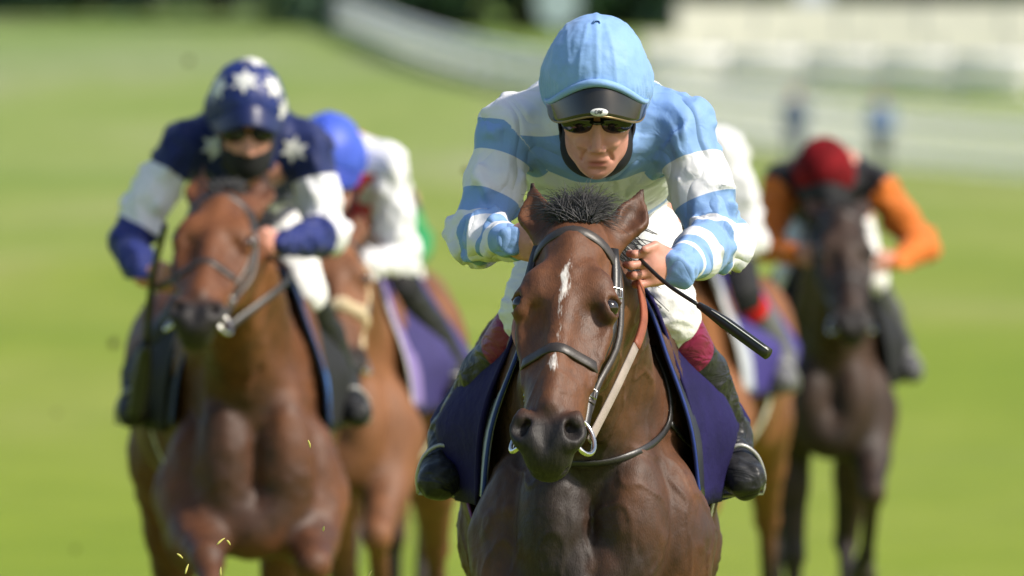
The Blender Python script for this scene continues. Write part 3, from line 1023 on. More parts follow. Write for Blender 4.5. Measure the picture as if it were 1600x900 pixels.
    build('jacket', V - dz, F, jacket, root, attrs={'arm': armn, 'tor': tor, 'mask': mask_, 'side': V[:, 0] - neck[0]})
    jt = bvh(V - dz, F)

    # ---- breeches
    fl = Field((-.40, -.25, 1.36), (.40, .48, 2.0), h * 1.15)
    fl.ell(j['hip'] + np.array([0, .02, -.005]), (.120, .15, .12), k=.02)
    for s_, kn, an in ((-1, 'knl', 'anl'), (1, 'knr', 'anr')):
        hp = j['hip'] + np.array([s_ * .055, 0, -.01])
        fl.cone(hp, j[kn], .084, .064, .05)
        fl.cone(j[kn], j[kn] * .9 + j[an] * .1, .060, .050, .02)
    V, F = fl.mesh(1)
    N = normals(V, F)
    r1 = noise_at(V * np.array([14, 9, 26]), 2); r2 = noise_at(V * 40 + 3, 2)
    V = V + N * ((1 - np.abs(r1) * 2) * .006 * wrinkle + r2 * .003 * wrinkle)[:, None]
    build('breeches', V - dz, F, breeches, root)

    # ---- boots
    for s_, kn, an, to in ((-1, 'knl', 'anl', 'tol'), (1, 'knr', 'anr', 'tor')):
        K, A_, T_ = j[kn], j[an], j[to]
        lo = np.minimum(np.minimum(K, A_), T_) - .12; hi = np.maximum(np.maximum(K, A_), T_) + .12
        ft = Field(lo, hi, h)
        top = K * (1 - boot_top) + A_ * boot_top
        ft.cone(top, K * .5 + A_ * .5, .062, .060, .01)
        ft.cone(K * .5 + A_ * .5, A_, .062, .043, .02)
        heel = A_ + nz(A_ - T_) * .030 + np.array([0, 0, -.045])
        ft.cone(A_, heel, .044, .036, .02)
        ft.cone(heel, T_, .036, .034, .02, flat=((1, 0, 0), 1.08))
        ft.cone(A_ + np.array([0, -.02, -.02]), T_, .038, .034, .03)
        V, F = ft.mesh(1)
        N = normals(V, F)
        d = A_ - K; l = np.linalg.norm(d); t = ((V - K) @ d) / l
        cz = cuff + .09 - t
        r1 = noise_at(V * np.array([10, 10, 24]) + np.stack([t * 12, t * 0, t * 20], 1), 2)
        V = V + N * ((1 - np.abs(r1) * 2) * .006 * smst(.16, .28, t))[:, None]
        b = build('boot', V - dz, F, boot, root, attrs={'cuff': cz})
        # stirrup hanging round the foot
        c = T_ * .72 + A_ * .28 + np.array([0, 0, -.02]); fd = nz(T_ - A_)
        sx = nz(np.array([1.0, 0, 0]) - fd * fd[0]); su = np.cross(sx, fd); su = su if su[2] > 0 else -su
        pts = [c + sx * -.052 + su * -.045, c + sx * -.054 + su * .0, c + sx * -.036 + su * .05, c + su * .075, c + sx * .036 + su * .05, c + sx * .054, c + sx * .052 + su * -.045]
        st = build('stirrup', *tube(np.concatenate([spline(pts, 26), [pts[0]]]) - dz, .0045, 8), M['stirrup'], root)

    # ---- helmet with silk cover
    fh = Field(hc - .24, hc + .24, h)
    fh.ell(Hd(0, -.012, .0), (.107, .134, .122), HR, .01)
    fh.cone(Hd(-.045, -.05, -.05), Hd(.045, -.05, -.05), .068, .068, .05)
    fh.ell(Hd(0, .090, -.128), (.096, .125, .145), HR, .012, sub=True)
    V, F = fh.mesh(1)
    N = normals(V, F)
    q = V - hc
    ww, ff, tt = q @ Wx, q @ Fx, q @ Tx
    r1 = noise_at(V * 16, 2); r2 = noise_at(V * 45, 2)
    seam = np.exp(-(ww / .005) ** 2) * .0035 * (tt > 0)
    s2 = sum(np.exp(-((np.abs(ww) - .062 - .03 * (ff > 0) * 0) / .004) ** 2) for _ in (0,)) * .0012
    gather = smst(.03, -.03, tt) * np.sin(np.arctan2(ff, ww) * 46 + r1 * 3) * .0016
    pl = np.exp(-((np.abs(ww) - .020 - .02 * smst(.0, .12, ff)) / .004) ** 2) * .0022 * (ff > .0)
    V = V + N * (r1 * .0026 + r2 * .0018 + seam + s2 + pl + gather * 1.5)[:, None] * wrinkle
    hel = build('helmet', V - dz, F, cap, root)
    ht = bvh(V - dz, F)
    bv, bf = [], []
    fbt = Field(Hd(0, -.012, .126) - .02, Hd(0, -.012, .126) + .02, .003)
    fbt.ell(Hd(0, .004, .124), (.009, .009, .005), HR, .002)
    V, F = fbt.mesh(0)
    build('button', V - dz, F, cap, hel)
    # peak and brim band
    nA, nB = 33, 9
    pv, pf = [], []
    edge_o, edge_i = [], []
    for i in range(nA):
        ph = rad(-86 + 172 * i / (nA - 1))
        for k_ in range(nB):
            s_ = k_ / (nB - 1)
            reach = .042 * math.cos(ph) ** .8
            wv = .106 * math.sin(ph) * (1 - .04 * s_)
            fv = -.012 + .130 * math.cos(ph) + reach * s_
            tv = .032 - .092 * math.sin(ph) ** 2 - (.040 * s_ + .012 * s_ * s_) * math.cos(ph) ** .7
            p_ = Hd(wv, fv, tv) - dz
            pv.append(p_)
            if k_ == nB - 1: edge_o.append(p_)
            if k_ == 0: edge_i.append(p_)
    for i in range(nA - 1):
        for k_ in range(nB - 1):
            pf.append((i * nB + k_, i * nB + k_ + 1, (i + 1) * nB + k_ + 1, (i + 1) * nB + k_))
    thicken(build('peak', pv, pf, peak or M['visor'], hel), .004)
    if goggles == 'full':
        build('peak_trim', *tube(edge_o, .0026, 6), M['gold_edge'], hel)
        build('brim_band', *tube(np.array(edge_i) + Fx * .003 + Tx * .006, [.004 + .005 * math.sin(math.pi * i / (nA - 1)) for i in range(nA)], 8), cap, hel)
        oc = Hd(.004, -.012 + .134 + .037, .032 - .044) - dz
        e1 = Wx; e2 = nz(Tx * .8 - Fx * .45); e3 = np.cross(e1, e2); e3 = e3 if e3 @ Fx > 0 else -e3
        ov = [oc + e3 * .005] + [oc + e3 * .005 + e1 * .0185 * math.cos(t) + e2 * .0085 * math.sin(t) for t in np.linspace(0, 2 * math.pi, 28, endpoint=False)]
        of = [(0, i + 1, (i + 1) % 28 + 1) for i in range(28)]
        lg = thicken(build('logo_badge', ov, of, M['white_print'], hel), .002)
        bits = []
        for x0, segs in ((-.0085, ((0, 0, 1, 0), (0, 0, 0, 1), (0, 1, 1, 1))), (-.0025, ((0, 0, 0, 1), (0, 1, 1, 1), (1, 0, 1, 1), (0, .5, 1, .5))), (.0038, ((0, 0, 0, 1), (0, 1, 1, 1), (0, .5, .8, .5)))):
            for xa, ya, xb, yb in segs:
                pa = oc + e3 * .0068 + e1 * (x0 + xa * .0042) + e2 * (-.0035 + ya * .007)
                pb = oc + e3 * .0068 + e1 * (x0 + xb * .0042) + e2 * (-.0035 + yb * .007)
                bits.append(tube([pa, pb], .0007, 5))
        build('lettering', *join(bits), M['black_cloth'], lg)
    if goggles:
        g = empty('goggles', (0, 0, 0)); g.parent = root
        for s_ in (-1, 1):
            fg = Field(Hd(s_ * .035, .09, -.074) - .06, Hd(s_ * .035, .09, -.074) + .06, .003)
            fg.ell(Hd(s_ * .037, .083, -.068), (.038, .021, .025), HR, .004)
            fg.ell(Hd(s_ * .030, .060, -.068), (.042, .024, .036), HR, .004, sub=True)
            V, F = fg.mesh(1)
            build('lens', V - dz, F, M['lens'], g)
            build('strap', *strap(np.array([Hd(s_ * (.062 + .016 * t), .085 - .10 * t, -.066 + .012 * t) for t in np.linspace(0, 1, 10)]) - dz, np.tile(Wx * s_ + Fx * .3, (10, 1)), .014, .003), M['black_cloth'], g)
        build('nose_bridge', *tube(np.array([Hd(-.010, .100, -.062), Hd(0, .108, -.060), Hd(.010, .100, -.062)]) - dz, .004, 8), M['lens'], g)
    # collar, chin strap, mask
    fc = Field(neck - .2, neck + .25, h)
    fc.cone(Hd(0, -.018, -.125), neck + np.array([0, -.03, .0]), .072, .088, .01)
    fc.ell(Hd(0, .012, -.165), (.074, .058, .06), HR, .03)
    V, F = fc.mesh(1)
    build('collar', V - dz, F, M['black_cloth'], root)
    if goggles == 'full':
        pts = spline([Hd(-.078, -.012, -.03), Hd(-.074, -.006, -.12), Hd(-.046, .030, -.182), Hd(0, .052, -.206), Hd(.046, .030, -.182), Hd(.074, -.006, -.12), Hd(.078, -.012, -.03)], 30)
        build('chin_strap', *strap(pts - dz, pts - Hd(0, .0, -.06), .017, .004), M['black_cloth'], root)
    if mask is not None:
        fm = Field(hc - .26, hc + .2, h)
        fm.ell(Hd(0, .044, -.132), (.066, .064, .078), HR, .02)
        fm.ell(Hd(0, .072, -.170), (.036, .030, .032), HR, .03)
        fm.ell(Hd(0, .07, -.05), (.11, .1, .055), HR, .01, sub=True)
        V, F = fm.mesh(1)
        build('face_mask', V - dz, F, mask, root)
    return dict(root=root, helmet=hel, ht=ht, jt=jt, j=j, Hd=Hd, F=Fx, T=Tx, W=Wx, dz=dz)


def star(tree, origin, toward, up, r, mat, parent, points=6):
    """cloth star laid on a curved surface"""
    origin = np.asarray(origin, float); n = nz(np.asarray(origin) - np.asarray(toward))
    u = nz(np.asarray(up, float) - n * (np.asarray(up, float) @ n)); w = np.cross(u, n)
    V = []
    def drop(p):
        hit = tree.ray_cast(Vector(p), Vector(-n))
        return (np.array(hit[0]) if hit[0] is not None else p - n * .1) + n * .0035
    V.append(drop(origin))
    N_ = points * 2
    for k in range(N_):
        a = 2 * math.pi * k / N_
        rr = r if k % 2 == 0 else r * .5
        V.append(drop(origin + (u * math.cos(a) + w * math.sin(a)) * rr))
    F = [(0, k + 1, (k + 1) % N_ + 1) for k in range(N_)]
    return build('star', V, F, mat, parent, smooth=False)


# ================================================================== THE PLACE
_TY = np.array([-300, 40, 75, 150, 240, 300, 400, 460, 700, 1200, 2600.])
_TZ = np.array([0, 0, 0, .85, 2.95, 5.5, 9.2, 11.2, 15, 19, 26.])
_ty = np.linspace(-300, 2600, 2901)
_tz = np.convolve(np.pad(np.interp(_ty, _TY, _TZ), 20, mode='edge'), np.ones(41) / 41, 'valid')


def gz(x, y):
    return np.interp(y, _ty, _tz)


def ground():
    ys = np.concatenate([np.linspace(-300, 0, 8), np.linspace(5, 520, 170), np.linspace(560, 2600, 30)])
    xs = np.concatenate([np.linspace(-1500, -70, 14), np.linspace(-60, 60, 61), np.linspace(70, 1500, 14)])
    X, Y = np.meshgrid(xs, ys)
    Z = gz(X, Y) + .06 * np.sin(X * .31 + Y * .07) * smst(60, 140, Y) * np.cos(Y * .043)
    V = np.stack([X, Y, Z], -1).reshape(-1, 3)
    nx = len(xs); F = []
    for i in range(len(ys) - 1):
        for k in range(nx - 1):
            F.append((i * nx + k, i * nx + k + 1, (i + 1) * nx + k + 1, (i + 1) * nx + k))
    m = Mat('turf', .9, .15)
    big = m.noise(.09, 4, m.coord((1, .22, 1)), .6, .5)
    mid = m.noise(1.1, 4, m.coord((1, .35, 1)), .6)
    fine = m.noise(22, 4)
    c = m.ramp(big, [(.32, (.205, .295, .034, 1)), (.5, (.285, .355, .054, 1)), (.68, (.37, .39, .115, 1))])
    c = m.mix(m.rng(mid, .4, .75, 0, .45), c, (.165, .235, .030, 1))
    c = m.mix(m.rng(fine, .45, .8, 0, .4), c, (.12, .20, .025, 1))
    dry = m.noise(.35, 3, m.coord((.5, .5, 1)))
    c = m.mix(m.rng(dry, .55, .8, 0, .35), c, (.34, .36, .13, 1))
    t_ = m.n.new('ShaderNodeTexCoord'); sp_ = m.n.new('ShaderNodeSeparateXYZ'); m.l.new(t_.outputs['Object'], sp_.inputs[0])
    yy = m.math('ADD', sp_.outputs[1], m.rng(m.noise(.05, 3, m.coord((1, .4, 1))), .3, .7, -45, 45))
    haze_tint = m.ramp(m.rng(yy, 0, 500), [(.12, (.90, .94, .62, 1)), (.30, (.98, .96, 1.0, 1)), (.46, (1.02, 1.0, 1.7, 1)), (.62, (1.0, 1.0, 1.9, 1)), (.80, (.72, .86, 1.3, 1))])  # tint by distance: far haze painted into the grass colour
    c = m.mix(1.0, c, haze_tint, 'MULTIPLY')
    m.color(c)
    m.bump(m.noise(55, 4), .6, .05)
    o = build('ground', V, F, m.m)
    tag(o, kind='structure')


ground()


def grass_tufts():
    """mown turf round the hooves"""
    V, F = [], []
    rn = random.Random(11)
    for i in range(9000):
        x = rn.uniform(-2.6, 2.8); y = rn.uniform(21, 46)
        a = rn.uniform(0, 6.28); w = .006; hgt = rn.uniform(.04, .09)
        dx, dy = math.cos(a) * w, math.sin(a) * w
        lx, ly = rn.gauss(0, .02), rn.gauss(0, .02)
        b = len(V)
        V += [(x - dx, y - dy, -.005), (x + dx, y + dy, -.005), (x + lx, y + ly, hgt)]
        F.append((b, b + 1, b + 2))
    o = build('grass', V, F, simple('grass_blades', (.16, .23, .035, 1), .7, .3, var=.35, nscale=3), smooth=False)
    tag(o, 'short mown green grass on the racecourse track', 'grass', kind='stuff')


grass_tufts()

# ------------------------------------------------------------------ leading horse
LX, LD = .168, 23.8
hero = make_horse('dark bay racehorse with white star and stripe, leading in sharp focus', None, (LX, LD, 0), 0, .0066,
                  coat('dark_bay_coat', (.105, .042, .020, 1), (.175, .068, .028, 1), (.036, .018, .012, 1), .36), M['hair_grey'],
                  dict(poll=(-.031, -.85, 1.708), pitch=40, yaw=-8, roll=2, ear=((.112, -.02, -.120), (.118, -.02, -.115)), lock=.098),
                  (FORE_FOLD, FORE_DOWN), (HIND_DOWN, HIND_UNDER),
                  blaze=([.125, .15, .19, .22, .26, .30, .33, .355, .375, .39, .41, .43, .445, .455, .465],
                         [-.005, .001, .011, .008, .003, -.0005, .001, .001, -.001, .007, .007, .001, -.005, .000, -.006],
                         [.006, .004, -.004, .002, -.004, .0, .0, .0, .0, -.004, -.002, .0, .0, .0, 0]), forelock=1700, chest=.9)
make_saddle('navy saddlecloth and small black saddle under the rider in light blue hoops', None, hero, M['navy_cloth'], M['blue_trim'], (M['white_pad'], M['saddle']))

BLUE = lin(130, 166, 216); WHITE = (.80, .80, .82, 1)


def arms_(*st):
    return [((s_ + .2) / .85, c) for s_, c in st]


def tors_(*st):
    return [((s_ + .08) / .7, c) for s_, c in st]


hoops = silk('blue_white_silk',
             arms_((-.2, WHITE), (.0, BLUE), (.065, WHITE), (.15, BLUE), (.205, WHITE), (.275, BLUE), (.36, WHITE), (.40, BLUE), (.42, WHITE), (.46, BLUE)),
             arms_((-.2, BLUE), (.07, WHITE), (.165, BLUE), (.235, WHITE), (.315, BLUE), (.375, WHITE), (.41, BLUE), (.438, WHITE), (.462, BLUE)),
             tors_((-.08, BLUE), (.035, WHITE), (.34, BLUE), (.42, WHITE)))
BURG = lin(122, 30, 66)
hero_r = make_rider('jockey in light blue and white hooped silks and light blue cap', None, hero, .0052, {}, hoops,
                    simple('light_blue_silk', lin(132, 170, 220), .6, .3, var=.06, bump=.4, bscale=26, bdist=.008, sheen=.1),
                    M['white_cotton'], boot_mat('patent_boots', .2, cuff=BURG), goggles='full', cuff=.05)
J = hero_r['j']
for s_, wr in ((-1, 'wrl'), (1, 'wrr')):
    w_ = J[wr]
    hnd = w_ + np.array([-s_ * .085, -.05, -.035])
    rein(hero, s_, hnd, [(-.035 + s_ * .09, -1.0, 1.40), (-.03 + s_ * .128, -.80, 1.50)], .5)

# breastplate straps lie on the neck and chest
def lay(hs, pts2, width, thick, mat, name, n=26, off=.003):
    """pts2: (x, z) seen from the front, dropped onto the body along +y"""
    sp = spline([(a, 0, b) for a, b in pts2], n)
    pp = []; nn = []
    for q in sp:
        hit = hs['tree'].ray_cast(Vector((q[0], -.62, q[2])), Vector((0, 1, 0)))
        if hit[0] is None: continue
        pp.append(np.array(hit[0]) + np.array(hit[1]) * off); nn.append(np.array(hit[1]))
    pp = np.array(pp); nn = np.array(nn)
    for _ in range(4):
        pp[1:-1] = .25 * pp[:-2] + .5 * pp[1:-1] + .25 * pp[2:]; nn[1:-1] = .25 * nn[:-2] + .5 * nn[1:-1] + .25 * nn[2:]
    return build(name, *strap(pp, nn, width, thick), mat, hs['root'])


def fx(px, py, d=23.42):
    p = P(px, py, d)
    return (p.x - LX, p.z)


lay(hero, [fx(1020, 545), fx(1042, 600), fx(1046, 662), fx(1010, 700), fx(950, 720), fx(880, 722)], .014, .005, M['leather_black'], 'breastplate_strap')
lay(hero, [fx(1046, 662), fx(1068, 690), fx(1096, 712)], .012, .005, M['leather_black'], 'breastplate_strap', 10)


def whip(label, pts, r, flap, mat=None):
    pts = np.asarray(pts, float)
    root = empty('riding_whip', pts[0])
    tag(root, label, 'whip')
    sp = spline(pts, 24) - pts[0]
    n = int(24 * flap)
    build('shaft', *tube(sp[:n + 1], r, 8), M['whip'], root)
    rr = [r * 1.6 + (r * 2.9 - r * 1.6) * min(1, i / 4) for i in range(24 - n)]
    pe = build('padded_end', *tube(sp[n:], rr, 12), M['whip'], root)
    build('stitching', *tube(sp[n + 2:] + np.stack([np.array([.0, -.85 * rr[min(i + 2, len(rr) - 1)], .62 * rr[min(i + 2, len(rr) - 1)]]) for i in range(len(sp) - n - 2)]), .0012, 5), M['white_print'], pe)
    return root


a_ = P(1000, 405, 23.12); b_ = P(1045, 446, 23.06); c_ = P(1115, 492, 22.98); d_ = P(1200, 553, 22.9)
whip('short black padded whip in the hand of the light blue jockey', [a_, b_, c_, d_], .0045, .58)

# ------------------------------------------------------------------ second horse, bright bay
d2 = 32.4
X2 = (385 - 800) * d2 / FPX
h2 = make_horse('bright bay horse on the left ridden by the star-capped jockey', 'horses following the leader', (X2, d2, 0), rad(5), .012,
                coat('bright_bay_coat', (.125, .044, .016, 1), (.21, .075, .026, 1), (.050, .021, .011, 1), .36), M['hair_black'],
                dict(poll=(-.105, -.86, 1.785), pitch=54, yaw=-10, roll=4, ear=((.080, -.02, -.175), (.088, -.02, -.175)), lock=.05),
                (FORE_REACH, FORE_FOLD), (HIND_DOWN, HIND_DOWN), forelock=90, drop=.15, wide=1.08, chest=.6)
NAVY = lin(30, 42, 92); NAVY2 = lin(36, 48, 112)
make_saddle('dark saddlecloth with blue and pale edging on the bright bay horse', None, h2, M['black_cloth'], simple('dark_blue_edge', lin(40, 60, 110), .6), (M['black_cloth'], simple('bright_blue_pad', lin(70, 130, 215), .6)))
navy = silk('navy_silk', arms_((-.2, NAVY), (.09, WHITE), (.27, NAVY2)), arms_((-.2, NAVY), (.10, WHITE), (.30, NAVY2)), tors_((-.08, NAVY), (.6, NAVY)), .58)
r2 = make_rider('jockey in navy silks with white stars on cap, riding the bright bay horse', 'jockeys following the leader', h2, .011,
                dict(head=(-.03, -.50, 2.055), pitch=18, shl=(-.195, -.33, 1.935), shr=(.150, -.33, 1.935), ell=(-.365, -.36, 1.665), elr=(.205, -.38, 1.68), wrl=(-.330, -.56, 1.56), wrr=(.07, -.56, 1.655)),
                navy, simple('navy_cap', lin(34, 48, 110), .45, .4), M['white_cotton'], boot_mat('black_boots_second', .3, cuff=(.016, .016, .018, 1)), mask=M['black_cloth'], cuff=.14, boot_top=.02, goggles=True, peak=simple('navy_peak', lin(26, 36, 84), .4))
hc = r2['j']['head'] - r2['dz']
for dvec in ((-.12, -1, .62), (.78, -.8, .50), (-.98, -.65, .48), (1.1, -.35, -.2), (0.15, -.2, 1)):
    dd = nz(dvec)
    star(r2['ht'], hc + dd * .3, hc, r2['T'], .044, M['white_print'], r2['helmet'])
jk = [c for c in r2['root'].children if c.name.startswith('jacket')][0]
for px, py in ((310, 228), (436, 232), (420, 320), (330, 300)):
    p = P(px, py, 31.6)
    o = np.array([p.x - X2, -.85, p.z]) - r2['dz']
    star(r2['jt'], o, o + np.array([0, 1, 0]), (0.2, 0, 1), .042, M['white_print'], jk)
a_ = P(258, 352, 31.35); b_ = P(238, 436, 31.7); c_ = P(228, 540, 31.9); d_ = P(214, 650, 32.0)
whip('long thin black whip held upright beside the bright bay horse', [a_, b_, c_, d_], .010, .66)
for s_, wr in ((-1, 'wrl'), (1, 'wrr')):
    rein(h2, s_, r2['j'][wr] + np.array([-s_ * .06, -.05, -.03]), [(s_ * .13 - .08, -1.0, 1.56)], .5, 'leather_black', 'leather_black')

# ------------------------------------------------------------------ third horse with sheepskin noseband
d3 = 35.5
X3 = (548 - 800) * d3 / FPX
tan = coat('tan_coat', (.18, .072, .030, 1), (.26, .11, .048, 1), (.10, .042, .019, 1), .42)
h3 = make_horse('tan bay horse with cream sheepskin noseband, half hidden behind the star-capped jockey', 'horses following the leader', (X3, d3, 0), rad(-6), .014, tan, M['hair_red'],
                dict(poll=(.035, -.84, 1.69), pitch=44, yaw=10, roll=-3, lock=.07), (FORE_DOWN, FORE_FOLD), (HIND_DOWN, HIND_BACK), bridle='sheepskin', forelock=70)
make_saddle('purple and white saddlecloth on the tan horse with sheepskin noseband', None, h3, simple('purple_cloth', lin(50, 42, 98), .7), M['white_print'], (M['white_pad'], simple('lilac_pad', lin(128, 110, 165), .7)))
RED = lin(205, 26, 34)
redw = silk('red_white_silk', arms_((-.2, WHITE), (.9, WHITE)), arms_((-.2, WHITE), (.9, WHITE)), tors_((-.08, RED), (.6, RED)), .58)
r3 = make_rider('jockey in red silks with white sleeves and royal blue cap', 'jockeys following the leader', h3, .013,
                dict(head=(-.012, -.50, 1.93), pitch=34, shl=(-.19, -.335, 1.87), shr=(.150, -.335, 1.895), ell=(-.25, -.40, 1.62), elr=(.195, -.32, 1.60), wrl=(-.19, -.6, 1.60), wrr=(.095, -.52, 1.585),
                     chest=(-.05, -.30, 1.88), hip=(-.02, .22, 1.80)),
                redw, simple('royal_blue_cap', lin(66, 92, 200), .5, .4), M['black_cloth'], boot_mat('boots_third', .3), goggles=True, peak=simple('royal_blue_peak', lin(50, 70, 170), .4))

# ------------------------------------------------------------------ horse almost hidden behind it
d6 = 44.0
X6 = (572 - 800) * d6 / FPX
h6 = make_horse('brown horse almost hidden behind the tan horse with sheepskin noseband', 'horses following the leader', (X6, d6, 0), rad(-5), .016,
                coat('plain_bay_coat', (.20, .08, .032, 1), (.28, .115, .05, 1), (.10, .04, .02, 1), .42), M['hair_black'],
                dict(poll=(-.10, -.84, 1.72), pitch=44, yaw=0, roll=0), (FORE_FOLD, FORE_DOWN), (HIND_UNDER, HIND_DOWN), forelock=60)
make_saddle('dark navy saddlecloth on the almost hidden brown horse', None, h6, simple('ink_cloth', lin(38, 34, 84), .7), M['white_print'], (M['white_pad'], M['white_pad']))
GREEN = lin(38, 150, 88)
gr = silk('navy_green_silk', arms_((-.2, NAVY), (.16, GREEN), (.42, NAVY)), arms_((-.2, NAVY), (.16, GREEN), (.42, NAVY)), tors_((-.08, NAVY), (.6, NAVY)), .58)
r6 = make_rider('jockey in navy silks with green lower sleeves, mostly hidden by white-sleeved jockey', 'jockeys following the leader', h6, .015,
                dict(head=(-.06, -.5, 1.95), shl=(-.17, -.335, 1.88), shr=(.12, -.335, 1.88), ell=(-.26, -.4, 1.63), elr=(.245, -.38, 1.62), wrl=(-.18, -.6, 1.6), wrr=(.19, -.55, 1.56)),
                gr, simple('dark_green_cap', lin(26, 110, 66), .5, .4), M['white_cotton'], boot_mat('boots_sixth', .3), goggles=True)

# ------------------------------------------------------------------ fourth horse, behind the leader
d4 = 39.0
X4 = (1075 - 800) * d4 / FPX
h4 = make_horse('bay horse mostly hidden directly behind the leading horse', 'horses following the leader', (X4, d4, 0), rad(-8), .014,
                coat('mid_bay_coat', (.20, .078, .030, 1), (.30, .12, .045, 1), (.10, .04, .018, 1), .40), M['hair_black'],
                dict(poll=(-.08, -.84, 1.70), pitch=44, yaw=2, roll=0), (FORE_DOWN, FORE_REACH), (HIND_UNDER, HIND_BACK), forelock=60)
make_saddle('navy saddlecloth with white patch on the horse hidden behind the leader', None, h4, simple('violet_cloth', lin(58, 48, 120), .7), M['white_print'], (M['white_pad'], M['white_pad']))
wsilk = silk('white_silk', arms_((-.2, WHITE), (.9, WHITE)), arms_((-.2, WHITE), (.9, WHITE)), tors_((-.08, WHITE), (.6, WHITE)), .58)
r4 = make_rider('jockey in plain white silks right behind the jockey in blue hoops', 'jockeys following the leader', h4, .013,
                dict(head=(.0, -.5, 2.02), shl=(-.17, -.335, 1.92), shr=(.17, -.335, 1.975), ell=(-.25, -.4, 1.66), elr=(.265, -.34, 1.66), wrl=(-.18, -.6, 1.62), wrr=(.14, -.56, 1.60), knr=(.20, -.08, 1.47)),
                wsilk, simple('white_cap', (.7, .7, .72, 1), .5, .4), M['black_cloth'], boot_mat('boots_fourth', .3, c=(.10, .10, .105, 1), cuff=lin(200, 22, 30)), goggles=True, cuff=.02)

# ------------------------------------------------------------------ fifth horse, orange sleeves
d5 = 41.7
X5 = (1290 - 800) * d5 / FPX
h5 = make_horse('very dark brown horse on the right ridden by the jockey with orange sleeves', 'horses following the leader', (X5, d5, 0), rad(2), .015,
                coat('black_brown_coat', (.034, .019, .013, 1), (.070, .037, .022, 1), (.014, .010, .008, 1), .40), M['hair_black'],
                dict(poll=(.0, -.84, 1.80), pitch=42, yaw=3, roll=-1, lock=.05), (FORE_DOWN, FORE_FOLD), (HIND_DOWN, HIND_UNDER), forelock=60, scale=.98)
make_saddle('plain dark saddlecloth on the very dark brown horse', None, h5, M['black_cloth'], M['black_cloth'], (M['black_cloth'], M['black_cloth']))
ORANGE = lin(208, 112, 38); BLK = (.014, .014, .016, 1)
orng = silk('orange_black_silk', arms_((-.2, BLK), (.005, ORANGE)), arms_((-.2, BLK), (.005, ORANGE)), tors_((-.08, BLK), (.6, BLK)), .58)
r5 = make_rider('jockey in black silks with orange sleeves and red cap', 'jockeys following the leader', h5, .013,
                dict(head=(-.035, -.5, 1.905), pitch=34, shl=(-.185, -.335, 1.865), shr=(.165, -.335, 1.855), ell=(-.245, -.40, 1.64), elr=(.335, -.36, 1.63), wrl=(-.165, -.58, 1.60), wrr=(.225, -.56, 1.575)),
                orng, simple('red_cap', lin(112, 18, 24), .85, .15, var=.55, nscale=16), M['white_cotton'], boot_mat('boots_fifth', .3, c=(.07, .07, .075, 1)), goggles=True, mask=M['black_cloth'], peak=M['black_cloth'])

# ------------------------------------------------------------------ rails, boards and fence
white_paint = simple('white_plastic', (.84, .84, .83, 1), .5, .4, var=.06, nscale=3)
cream_paint = simple('cream_board', (.84, .80, .71, 1), .6, .3, var=.08, nscale=1.2)
grey_post = simple('grey_post', (.40, .40, .40, 1), .6, .3)


def place(name, me, loc, rz, parent):
    o = bpy.data.objects.new(name, me); COL.objects.link(o)
    o.parent = parent; o.location = loc; o.rotation_euler = (0, 0, rz)
    return o


def mesh_of(name, vf, mat):
    me = bpy.data.meshes.new(name); me.from_pydata([tuple(v) for v in vf[0]], [], vf[1]); me.materials.append(mat)
    return me


def fence_line(name, label, cat, pts, step, make_bay):
    """walks a ground polyline in equal steps and calls make_bay at each"""
    sp = spline([(a, b, 0) for a, b in pts], 400)
    seg = np.linalg.norm(np.diff(sp, axis=0), axis=1); cum = np.concatenate([[0], np.cumsum(seg)])
    n = int(cum[-1] / step)
    at = [np.array([np.interp(i * step, cum, sp[:, k]) for k in (0, 1)]) for i in range(n + 1)]
    o0 = Vector((at[0][0], at[0][1], float(gz(*at[0]))))
    root = empty(name, o0); tag(root, label, cat)
    for i in range(n):
        a, b = at[i], at[i + 1]
        pa = Vector((a[0], a[1], float(gz(*a)))) - o0; pb = Vector((b[0], b[1], float(gz(*b)))) - o0
        make_bay(root, pa, pb, math.atan2(b[1] - a[1], b[0] - a[0]), i)
    return root


def bay_boards(hgt, gap):
    cache = {}
    def f(root, pa, pb, rz, i):
        L = (pb - pa).xy.length
        if 'b' not in cache:
            cache['b'] = mesh_of('panel', join([box((.04, -.03, .12), (L - .04, .03, hgt)), box((.04, -.045, hgt - .09), (L - .04, .045, hgt + .0 + .004)), box((.04, -.045, .10), (L - .04, .045, .18))]), gap[0])
            cache['p'] = mesh_of('post', box((-.05, -.05, -.3), (.05, .05, hgt + .06)), gap[1])
        o = place('panel', cache['b'], pa, rz, root)
        o.rotation_euler = (0, -math.atan2(pb.z - pa.z, L), rz)
        place('post', cache['p'], pa, rz, root)
    return f


def gp(px, d): return ((px - 800) * d / FPX, d)


def bay_tubes(root, pa, pb, rz, i, cache={}):
    d = pb - pa
    for z, r in ((1.02, .17), (.62, .12), (.26, .12)):
        build('rail', *tube([pa + Vector((0, 0, z)), pa + d * 1.0 + Vector((0, 0, z))], r, 14), white_paint, root)
    if 'p' not in cache: cache['p'] = mesh_of('post', join([tube([(0, .0, -.3), (0, .12, .5), (0, 0, 1.0)], [.07, .07, .06], 8)]), white_paint)
    place('post', cache['p'], pa, rz, root)


